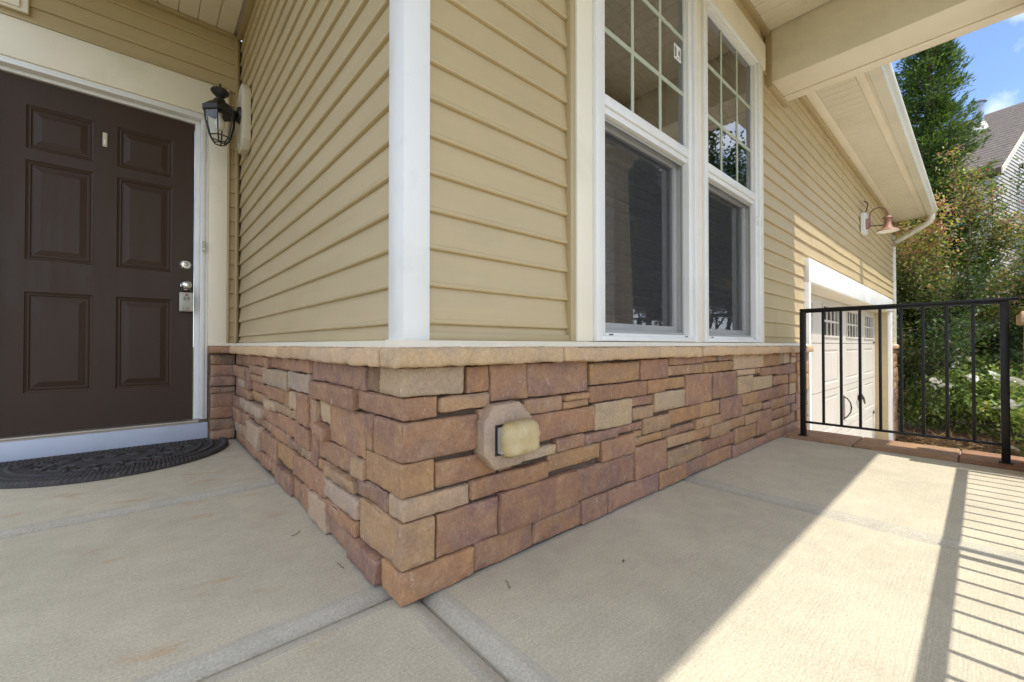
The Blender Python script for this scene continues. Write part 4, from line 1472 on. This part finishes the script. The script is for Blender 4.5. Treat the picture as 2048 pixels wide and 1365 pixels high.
def rope(pts, rad, z_, pitch=0.03):
    """one bead per twist along a polyline"""
    s = MB()
    d = 0.0
    for i in range(len(pts) - 1):
        p0, p1 = Vector((pts[i][0], pts[i][1], 0)), Vector((pts[i + 1][0], pts[i + 1][1], 0))
        ln = (p1 - p0).length
        while d < ln:
            c = p0 + (p1 - p0) * (d / ln)
            t_ = (p1 - p0).normalized()
            ang = math.atan2(t_.y, t_.x) + 0.65
            ca, sa = math.cos(ang), math.sin(ang)
            vs_ = []
            for (rr_, hh) in ((0.0, 1.0), (0.6, 0.85), (0.9, 0.5), (1.0, 0.0)):
                for q in range(8):
                    a = 2 * math.pi * q / 8
                    u, v = rad * 1.35 * rr_ * math.cos(a), rad * 0.72 * rr_ * math.sin(a)
                    vs_.append((c.x + u * ca - v * sa, c.y + u * sa + v * ca, z_ + rad * 0.9 * hh))
            s.add(vs_, [(r_ * 8 + q, r_ * 8 + (q + 1) % 8, (r_ + 1) * 8 + (q + 1) % 8, (r_ + 1) * 8 + q) for r_ in range(3) for q in range(8)])
            d += pitch
        d -= ln
    return s


out_ = mat_outline(mr - 0.022, yb_ - 0.02)
rope(out_ + [out_[0]], 0.018, 0.0108, 0.022).build('rope_border', M['rubber'], mat_o, smooth=True, kind='stuff')
for rr_ in (0.088, 0.150):
    o2 = mat_outline(mr - rr_, yb_ - rr_ * 0.8)
    rope(o2 + [o2[0]], 0.013, 0.0108, 0.019).build('rope_ring', M['rubber'], mat_o, smooth=True, kind='stuff')
for i in range(9):
    u = -0.36 + 0.09 * i
    cx_, cy_ = mc[0] + u, 2.435 - 0.02 * (i % 2)
    sp = []
    for q in range(40):
        a = q * 0.32
        r_ = 0.006 + 0.0032 * q * 0.8
        sg = 1 if i % 2 else -1
        sp.append((cx_ + r_ * 0.42 * math.cos(a) * sg, cy_ + r_ * 0.7 * math.sin(a)))
    s = MB()
    s.tube([(p[0], p[1], 0.011) for p in sp], 0.009, 6)
    s.build('scroll', M['rubber'], mat_o, smooth='auto')
for i in range(7):
    a = R(200 + 23.5 * i)
    c = (mc[0] + 0.27 * math.cos(a), mc[1] - 0.02 + 0.27 * math.sin(a))
    sp = []
    for q in range(34):
        b = q * 0.36 + a
        r_ = 0.008 + 0.0019 * q
        sp.append((c[0] + r_ * math.cos(b), c[1] + r_ * math.sin(b)))
    s = MB()
    s.tube([(p[0], p[1], 0.011) for p in sp], 0.0085, 6)
    s.build('scroll', M['rubber'], mat_o, smooth='auto')

# a few dry stems and specks of litter on the concrete
r_ = random.Random(3)
for (x, y, lab) in ((-0.085, 0.62, 'curled dry stem on the concrete by the entry wall stones'), (-0.045, 0.30, 'tiny curled dead leaf at the foot of the entry wall stones'), (0.26, -0.10, 'dry twig lying by the corner stones on the porch slab'), (0.60, -0.24, 'brown seed lying on the shaded porch slab')):
    m = MB()
    a = r_.uniform(0, 3)
    m.tube([(x + 0.018 * (q - 2) * math.cos(a) * 0.6 + 0.004 * (q % 2), y + 0.018 * (q - 2) * math.sin(a) * 0.6 + 0.003 * q * (q - 4) * 0.4, 0.0022 + 0.001 * abs(q - 2)) for q in range(5)] if 'seed' not in lab else [(x, y, 0.004), (x + 0.006, y + 0.002, 0.004)], 0.0009 if 'seed' not in lab else 0.0035, 6)
    tag(m.build('dry_litter', M['bark'], None, smooth='auto'), lab, 'litter')

# ------------------------------------------------------------------ planting
def unit(a):
    return a / np.maximum(1e-9, np.linalg.norm(a, axis=1, keepdims=True))


def leaves(name, P, D, ln, wd, colr, parent, mat_, rng, kind=None, fold=0.25):
    """one folded diamond leaf for each point P, pointing along D"""
    n = len(P)
    D = unit(D)
    S = unit(np.cross(D, rng.normal(size=(n, 3))))
    N = np.cross(S, D)
    ln = np.asarray(ln).reshape(-1, 1) * np.ones((n, 1))
    wd = np.asarray(wd).reshape(-1, 1) * np.ones((n, 1))
    V = np.empty((n, 4, 3))
    V[:, 0] = P
    V[:, 1] = P + D * ln * 0.45 + S * wd * 0.5 + N * wd * fold
    V[:, 2] = P + D * ln
    V[:, 3] = P + D * ln * 0.45 - S * wd * 0.5 + N * wd * fold
    me = bpy.data.meshes.new(name)
    me.vertices.add(n * 4)
    me.vertices.foreach_set('co', V.reshape(-1))
    F = (np.arange(n)[:, None] * 4 + np.array([[0, 1, 2, 0, 2, 3]])).reshape(-1)
    me.loops.add(n * 6)
    me.loops.foreach_set('vertex_index', F)
    me.polygons.add(n * 2)
    me.polygons.foreach_set('loop_start', np.arange(n * 2) * 3)
    me.polygons.foreach_set('loop_total', np.full(n * 2, 3))
    at = me.color_attributes.new('Col', 'FLOAT_COLOR', 'POINT')
    C = np.ones((n, 4, 4))
    C[:, :, :3] = colr[:, None, :]
    at.data.foreach_set('color', C.reshape(-1))
    me.materials.append(mat_)
    me.update()
    me.validate()
    o = bpy.data.objects.new(name, me)
    link(o, parent)
    if kind:
        o['kind'] = kind
    return o


def pick(rng, cols, w, n, jit=0.2):
    cols = np.array(cols)
    i = rng.choice(len(cols), n, p=np.array(w) / sum(w))
    return np.clip(cols[i] * rng.uniform(1 - jit, 1 + jit, (n, 1)), 0.004, 0.9)


def conifer(base, top, rad, label, seed, nb=330, per=150, dense=1.0):
    rng = np.random.default_rng(seed)
    root = empty('evergreen_tree', base, label, 'tree', 'trees and shrubs beyond the driveway')
    base = np.array(base, float)
    H = top - base[2]
    t = MB()
    pts, rads = [], []
    for i in range(14):
        u = i / 13
        pts.append((base[0] + 0.12 * math.sin(u * 5), base[1] + 0.1 * math.cos(u * 4) - 0.1, base[2] - 0.05 + H * 0.97 * u))
        rads.append(0.14 * (1 - u) + 0.012)
    t.tube(pts, rads, 9)
    P, D, Cl = [], [], []
    for b in range(nb):
        u = (b + rng.random()) / nb
        z = base[2] + H * (0.05 + 0.93 * u)
        prof = (1 - u) ** 0.85 * (0.55 + 0.45 * min(1.0, u * 5 + 0.35))
        L_ = rad * prof * rng.uniform(0.5, 1.3) + 0.10
        az = b * 2.399 + rng.normal() * 0.3
        rise = 0.10 + 0.75 * u + rng.normal() * 0.14
        d = np.array([math.cos(az), math.sin(az), rise])
        d /= np.linalg.norm(d)
        i0 = min(13, int(u * 13))
        o_ = np.array(pts[i0])
        o_[2] = z
        tip = o_ + d * L_
        mid = o_ + d * L_ * 0.55 + np.array([0, 0, -0.06 * L_])
        t.tube([tuple(o_), tuple(mid), tuple(tip)], [0.022 * prof + 0.006, 0.012 * prof + 0.004, 0.003], 5, caps=False)
        k = int(per * (0.3 + prof) * dense)
        s = rng.random(k) ** 0.6
        pos = o_ + (mid - o_) * np.clip(s * 2, 0, 1)[:, None] + (tip - mid) * np.clip(s * 2 - 1, 0, 1)[:, None]
        # flat fans to both sides, tips drooping then lifting
        side = np.cross(d, [0, 0, 1.0])
        side /= np.linalg.norm(side)
        w = rng.normal(size=k) * 0.30 * L_ * (0.35 + 0.65 * s) * (1.15 - 0.75 * s)
        pos = pos + side * w[:, None] + np.c_[np.zeros(k), np.zeros(k), rng.normal(size=k) * 0.045 - np.abs(w) * 0.25]
        dd = d * rng.uniform(0.5, 1.2, k)[:, None] + side * (np.sign(w) * rng.uniform(0.3, 1.1, k))[:, None] + rng.normal(size=(k, 3)) * 0.28 + np.array([0, 0, 0.08])
        P.append(pos)
        D.append(dd)
        c = pick(rng, [(0.050, 0.095, 0.025), (0.075, 0.135, 0.030), (0.115, 0.185, 0.042), (0.032, 0.064, 0.020)], [4, 3, 1.2 + 2.5 * 0, 3], k)
        fresh = (s > 0.72)[:, None]
        Cl.append(np.where(fresh, c * np.array([1.45, 1.35, 1.15]), c * 0.9))
    tr = t.build('trunk', M['bark'], root, smooth=True)
    P, D, Cl = np.concatenate(P), np.concatenate(D), np.concatenate(Cl)
    n = len(P)
    leaves('crown', P, D, rng.uniform(0.05, 0.115, n), rng.uniform(0.014, 0.028, n), Cl, root, M['leaf'], rng, fold=0.1)
    return root


def grow(t, rng, p, d, ln, r0, depth, tips, spread, up, droop=0.0, nseg=4):
    pts, rads = [tuple(p)], [r0]
    q = np.array(p, float)
    d = np.array(d, float)
    for i in range(nseg):
        d = d + rng.normal(size=3) * 0.13 + np.array([0, 0, up])
        d /= np.linalg.norm(d)
        q = q + d * ln / nseg
        pts.append(tuple(q))
        rads.append(r0 * (1 - 0.5 * (i + 1) / nseg))
    t.tube(pts, rads, 7 if r0 > 0.02 else 5, caps=False)
    for i in range(1, len(pts)):
        if depth <= 1:
            tips.append((np.array(pts[i]), d.copy(), depth))
    if depth == 0:
        return
    for k in range(3 if depth > 1 else 4):
        nd = d + rng.normal(size=3) * spread
        nd /= np.linalg.norm(nd)
        s = np.array(pts[rng.integers(2, len(pts))])
        grow(t, rng, s, nd, ln * rng.uniform(0.55, 0.8), r0 * 0.5, depth - 1, tips, spread, up, droop)


def shrub(name, base, label, cat, group, seed, stems, ln, r0, spread, lean, cols, wts, leaf, nleaf, cloud, depth=2, bark='bark_pale', tipcols=None, tipw=None, zmid=None, lean_vec=(0, 0, 0), up=0.04, clip=None):
    rng = np.random.default_rng(seed)
    root = empty(name, base, label, cat, group)
    t = MB()
    tips = []
    b = np.array(base, float)
    for s in range(stems):
        a = 2 * math.pi * s / stems + rng.normal() * 0.3
        d = np.array([math.cos(a) * lean, math.sin(a) * lean, 1.0]) + np.array(lean_vec)
        d /= np.linalg.norm(d)
        o_ = b + np.array([math.cos(a), math.sin(a), 0]) * 0.10
        o_[2] -= 0.04
        grow(t, rng, o_, d, ln * rng.uniform(0.8, 1.15), r0 * rng.uniform(0.7, 1.1), depth, tips, spread, up)
    t.build('trunk' if cat == 'tree' else 'stem', M[bark], root, smooth=True)
    T = np.array([x[0] for x in tips])
    TD = np.array([x[1] for x in tips])
    i = rng.integers(0, len(T), nleaf)
    P = T[i] + rng.normal(size=(nleaf, 3)) * cloud * rng.uniform(0.25, 1.0, (nleaf, 1))
    D = TD[i] * 0.5 + rng.normal(size=(nleaf, 3)) * 0.8 + np.array([0, 0, -0.1])
    c = pick(rng, cols, wts, nleaf)
    if tipcols is not None:
        cen = T.mean(axis=0)
        ext = np.percentile(np.linalg.norm(T - cen, axis=1), 92)
        far = np.linalg.norm(T[i] - cen, axis=1) / ext
        clus = np.sin(T[i][:, 0] * 5.1 + T[i][:, 1] * 3.7 + T[i][:, 2] * 4.3)
        prob = np.clip((far - 0.45) * 1.1 + 0.3 * clus, 0, 0.9)
        tc = pick(rng, tipcols, tipw, nleaf)
        sel = (rng.random(nleaf) < prob)[:, None]
        c = np.where(sel, tc, c)
    if clip is not None:
        keep = clip(P)
        P, D, c = P[keep], D[keep], c[keep]
    n = len(P)
    leaves('crown' if cat == 'tree' else 'foliage', P, D, rng.uniform(leaf[0], leaf[1], n), rng.uniform(leaf[2], leaf[3], n), c, root, M['leaf'], rng)
    return root, tips, rng


BG = 'trees and shrubs beyond the driveway'
conifer((12.42, -0.04, GZ), 9.3, 1.38, 'tall bright green evergreen tree rising behind the garage gutter', 5, nb=460, per=330)
conifer((14.6, 1.1, GZ), 6.4, 1.6, 'dark green evergreen tree standing behind the taller evergreen', 8, nb=240, per=120)
GR = [(0.14, 0.175, 0.050), (0.09, 0.125, 0.042), (0.20, 0.225, 0.060), (0.15, 0.115, 0.075)]
shrub('flowering_tree', (11.25, -0.55, GZ + 0.02), 'multi stemmed small tree with yellow green and rusty red leaf tips', 'tree', BG, 21,
      9, 2.1, 0.042, 0.38, 0.24, GR, [4, 3, 3, 1], (0.045, 0.085, 0.022, 0.040), 72000, 0.19, depth=2,
      tipcols=[(0.42, 0.22, 0.11), (0.46, 0.41, 0.10), (0.32, 0.36, 0.09), (0.38, 0.15, 0.12), (0.46, 0.33, 0.22)], tipw=[3, 2, 3, 2, 2.6], lean_vec=(0.02, -0.06, 0))
shrub('flowering_tree', (12.2, -1.95, GZ + 0.02), 'spreading small tree with dark purplish leaves and bare pale branches', 'tree', BG, 33,
      7, 1.35, 0.034, 0.45, 0.45, [(0.11, 0.13, 0.05), (0.08, 0.10, 0.045), (0.16, 0.10, 0.085), (0.20, 0.17, 0.11)], [4, 4, 3, 1.5], (0.045, 0.085, 0.022, 0.038), 30000, 0.17, depth=2,
      tipcols=[(0.25, 0.11, 0.085), (0.28, 0.15, 0.12), (0.20, 0.19, 0.06)], tipw=[2, 2, 1.5], up=0.02)
shrub('flowering_tree', (10.6, 0.35, GZ + 0.02), 'leafy understorey tree with dark green leaves beside the garage downspout', 'tree', BG, 41,
      6, 1.55, 0.030, 0.50, 0.40, [(0.050, 0.090, 0.028), (0.036, 0.065, 0.024), (0.085, 0.120, 0.035), (0.09, 0.07, 0.05)], [4, 4, 2, 1], (0.05, 0.09, 0.024, 0.045), 30000, 0.17, depth=2, up=0.02)
# rose bushes in bloom
FL = []


def rose(base, label, seed, stems, nleaf, ln, nfl):
    root, tips, rng = shrub('rose_bush', base, label, 'bush', 'rose bushes in the mulch bed', seed, stems, ln, 0.011, 0.50, 0.75,
                            [(0.22, 0.30, 0.08), (0.15, 0.225, 0.06), (0.32, 0.38, 0.12), (0.42, 0.39, 0.12)], [4, 3, 3, 0.6], (0.05, 0.085, 0.035, 0.058), nleaf, 0.11, depth=2, bark='bark', up=0.0)
    T = np.array([x[0] for x in tips])
    D_ = T - np.array([base[0] + 0.5, base[1], base[2] + 0.2])
    order = np.argsort(-(T[:, 2] * 0.8 - T[:, 0] * 0.7 + rng.normal(size=len(T)) * 0.35))
    fm = MB()
    for q in range(4):
        for i in range(7):
            a = 2 * math.pi * i / 7 + q * 0.5
            r_ = 0.014 + 0.010 * q
            w_ = 0.016 + 0.004 * q
            zc = 0.024 - 0.004 * q
            c, s_ = math.cos(a), math.sin(a)
            fm.add([(0.3 * r_ * c, 0.3 * r_ * s_, 0.004), (r_ * c - w_ * s_, r_ * s_ + w_ * c, zc), (1.35 * r_ * c, 1.35 * r_ * s_, zc + 0.006 - 0.005 * q), (r_ * c + w_ * s_, r_ * s_ - w_ * c, zc)], [(0, 1, 2, 3)])
    proto = None
    for k in range(nfl):
        p = T[order[k * 3]] + rng.normal(size=3) * 0.03 + np.array([-0.10, -0.04, 0.10])
        if proto is None:
            proto = fm.build('flower', M['petal'], root, loc=tuple(p), recalc=False)
            o_ = proto
        else:
            o_ = copy_obj(proto, root, tuple(p))
        o_.rotation_euler = (rng.normal() * 0.5, -0.6 + rng.normal() * 0.4, rng.random() * 6)
        sc = rng.uniform(1.2, 1.9)
        o_.scale = (sc, sc, sc)
    return root


rose((9.90, -0.78, GZ + 0.03), 'white flowering rose bush nearest the garage corner', 51, 12, 12000, 0.66, 18)
rose((9.75, -1.52, GZ + 0.03), 'white flowering rose bush seen past the black railing post', 57, 11, 11000, 0.64, 14)

# dry straw along the bed edge: nobody could count it
rng = np.random.default_rng(70)
n = 7000
P = np.c_[rng.uniform(8.85, 9.65, n), rng.uniform(-2.2, -0.08, n), GZ + 0.03 + rng.random(n) ** 2 * 0.14]
D = np.c_[rng.normal(size=n), rng.normal(size=n), rng.normal(size=n) * 0.25 + 0.15]
cc = pick(rng, [(0.30, 0.19, 0.10), (0.40, 0.28, 0.15), (0.17, 0.10, 0.06), (0.12, 0.075, 0.05)], [3, 3, 3, 2], n)
so = leaves('dry_straw', P, D, rng.uniform(0.08, 0.22, n), rng.uniform(0.004, 0.010, n), cc, None, M['straw'], rng, kind='stuff')
tag(so, 'brown dry straw and leaf litter along the bed edge', 'straw')

# yard trees across the drive: they show in the window glass
YT = 'yard trees out front'


def yard_tree(base, label, seed, ln, nleaf, cloud):
    shrub('yard_tree', base, label, 'tree', YT, seed, 3, ln, 0.10, 0.55, 0.28, [(0.050, 0.085, 0.026), (0.075, 0.115, 0.032), (0.10, 0.14, 0.045), (0.035, 0.06, 0.02)], [4, 3, 2, 3], (0.11, 0.18, 0.07, 0.10), nleaf, cloud, depth=3, bark='bark', up=0.05)


yard_tree((17.0, -6.3, GZ), 'round leafy yard tree at the far edge of the driveway', 81, 4.5, 34000, 0.40)
yard_tree((19.5, -8.2, GZ), 'broad leafy yard tree standing farther across the lawn', 83, 4.2, 34000, 0.44)
yard_tree((13.4, -7.6, GZ), 'leafy yard tree in the lawn across from the porch', 85, 3.9, 34000, 0.40)
yard_tree((24.0, -6.0, GZ), 'tall leafy yard tree by the neighbouring house', 87, 4.4, 14000, 0.40)
yard_tree((16.5, 4.5, GZ), 'leafy tree between the garage and the neighbouring house', 89, 2.0, 12000, 0.34)

# ------------------------------------------------------------------ the neighbouring house
nb_ = empty('neighbour_house', (19.5, -1.2, GZ), 'pale grey neighbouring house with brown shingle roof behind the trees', 'house')
A = R(-14.0)
U = Vector((math.cos(A), math.sin(A), 0))
V = Vector((-math.sin(A), math.cos(A), 0))
NC = Vector((19.32, -1.22, 6.20))
RUN, PT = 4.55, 0.734


def npt(u, v, z_):
    p = NC + U * u + V * v
    return (p.x, p.y, z_)


# gable wall boards in true relief (too fine to pick apart), side wall, roof
m = MB()
z = GZ
course = 0.125
while z < NC.z + RUN * PT:
    z1 = z + course

    def lim(zz):
        return 0.0 if zz <= NC.z else min(RUN, (zz - NC.z) / PT)
    a0_, a1_ = lim(z), lim(z1)
    m.add([npt(a0_, -0.022, z), npt(2 * RUN - a0_, -0.022, z), npt(2 * RUN - a1_, -0.002, z1), npt(a1_, -0.002, z1),
           npt(a0_, 0.02, z), npt(2 * RUN - a0_, 0.02, z)], [(0, 1, 2, 3), (4, 5, 1, 0)])
    z = z1
gw = m.build('gable_siding', M['n_siding'], nb_, recalc=False, kind='stuff')
m = MB()
z = GZ
while z < NC.z:
    z1 = z + course
    m.add([npt(-0.022, 0.02, z), npt(-0.022, 9.0, z), npt(-0.002, 9.0, z1), npt(-0.002, 0.02, z1), npt(0.02, 0.02, z), npt(0.02, 9, z)], [(0, 3, 2, 1), (4, 0, 1, 5)])
    z = z1
m.build('side_siding', M['n_siding'], nb_, recalc=False, kind='stuff')
m = MB()
EAVE = 0.35
zc = course
rows = 26
sl = math.hypot(RUN + EAVE, (RUN + EAVE) * PT)
for i in range(rows):
    u0 = -EAVE + (RUN + EAVE) * i / rows
    u1 = -EAVE + (RUN + EAVE) * (i + 1.15) / rows
    for (va, vb) in ((-0.28, 9.2),):
        m.add([npt(u0, va, NC.z + u0 * PT + 0.115), npt(u0, vb, NC.z + u0 * PT + 0.115), npt(min(u1, RUN), vb, NC.z + min(u1, RUN) * PT + 0.100), npt(min(u1, RUN), va, NC.z + min(u1, RUN) * PT + 0.100),
               npt(u0, va, NC.z + u0 * PT + 0.09), npt(u0, vb, NC.z + u0 * PT + 0.09)], [(0, 3, 2, 1), (4, 0, 1, 5)])
# far slope and deck underside
m.add([npt(RUN, -0.28, NC.z + RUN * PT + 0.10), npt(RUN, 9.2, NC.z + RUN * PT + 0.10), npt(2 * RUN + EAVE, 9.2, NC.z - EAVE * PT + 0.1), npt(2 * RUN + EAVE, -0.28, NC.z - EAVE * PT + 0.1)], [(0, 3, 2, 1)])
m.add([npt(-EAVE, -0.28, NC.z - EAVE * PT + 0.05), npt(-EAVE, 9.2, NC.z - EAVE * PT + 0.05), npt(RUN, 9.2, NC.z + RUN * PT + 0.05), npt(RUN, -0.28, NC.z + RUN * PT + 0.05)], [(0, 1, 2, 3)])
m.build('roof', M['shingle'], nb_, recalc=False)
m = MB()
for (ua, ub) in ((-EAVE, RUN), (RUN, 2 * RUN + EAVE)):
    za = NC.z + (ua if ua <= RUN * 0.99 else RUN) * PT
    zb_ = NC.z + (RUN if ub == RUN else -EAVE) * PT
    if ua == RUN:
        za = NC.z + RUN * PT
    m.add([npt(ua, -0.30, za - 0.10), npt(ub, -0.30, zb_ - 0.10), npt(ub, -0.30, zb_ + 0.085), npt(ua, -0.30, za + 0.085),
           npt(ua, -0.27, za - 0.10), npt(ub, -0.27, zb_ - 0.10), npt(ub, -0.27, zb_ + 0.085), npt(ua, -0.27, za + 0.085)],
          [(0, 1, 2, 3), (4, 7, 6, 5), (0, 4, 5, 1), (3, 2, 6, 7), (0, 3, 7, 4), (1, 5, 6, 2)])
m.build('rake_board', M['cream'], nb_)
m = MB()
m.add([npt(-EAVE, -0.27, NC.z - EAVE * PT - 0.05), npt(-EAVE, 9.2, NC.z - EAVE * PT - 0.05), npt(-EAVE, 9.2, NC.z - EAVE * PT + 0.09), npt(-EAVE, -0.27, NC.z - EAVE * PT + 0.09),
       npt(0, -0.27, NC.z - EAVE * PT - 0.05), npt(0, 9.2, NC.z - EAVE * PT - 0.05)], [(0, 3, 2, 1), (0, 1, 5, 4)])
m.build('eave_board', M['mortar'], nb_, recalc=False)
vb_ = npt(3.175, 1.05, NC.z + 3.175 * PT + 0.06)
m = MB()
m.lathe([(0.125, 0.0), (0.125, 1.02), (0.20, 1.04), (0.20, 1.10), (0.12, 1.14), (0.0, 1.15)], vb_, 'z', 18)
vp = m.build('vent_pipe', M['steel'], nb_, smooth='auto')
m = MB()
m.lathe([(0.30, -0.22), (0.17, 0.28), (0.13, 0.30)], vb_, 'z', 18)
m.build('vent_flashing', M['n_siding'], nb_, smooth='auto')
m = MB()
sp_ = npt(2.6, -0.12, NC.z + 0.62)
m.lathe([(0.0, -0.18), (0.09, -0.16), (0.12, -0.05), (0.06, 0.06), (0.05, 0.12)], sp_, 'y', 14)
m.build('security_light', M['white'], nb_, smooth='auto')

try:
    print('objects', len(bpy.data.objects), 'tris', sum(len(o.data.polygons) for o in bpy.data.objects if o.type == 'MESH'))
except Exception as e:
    print(e)
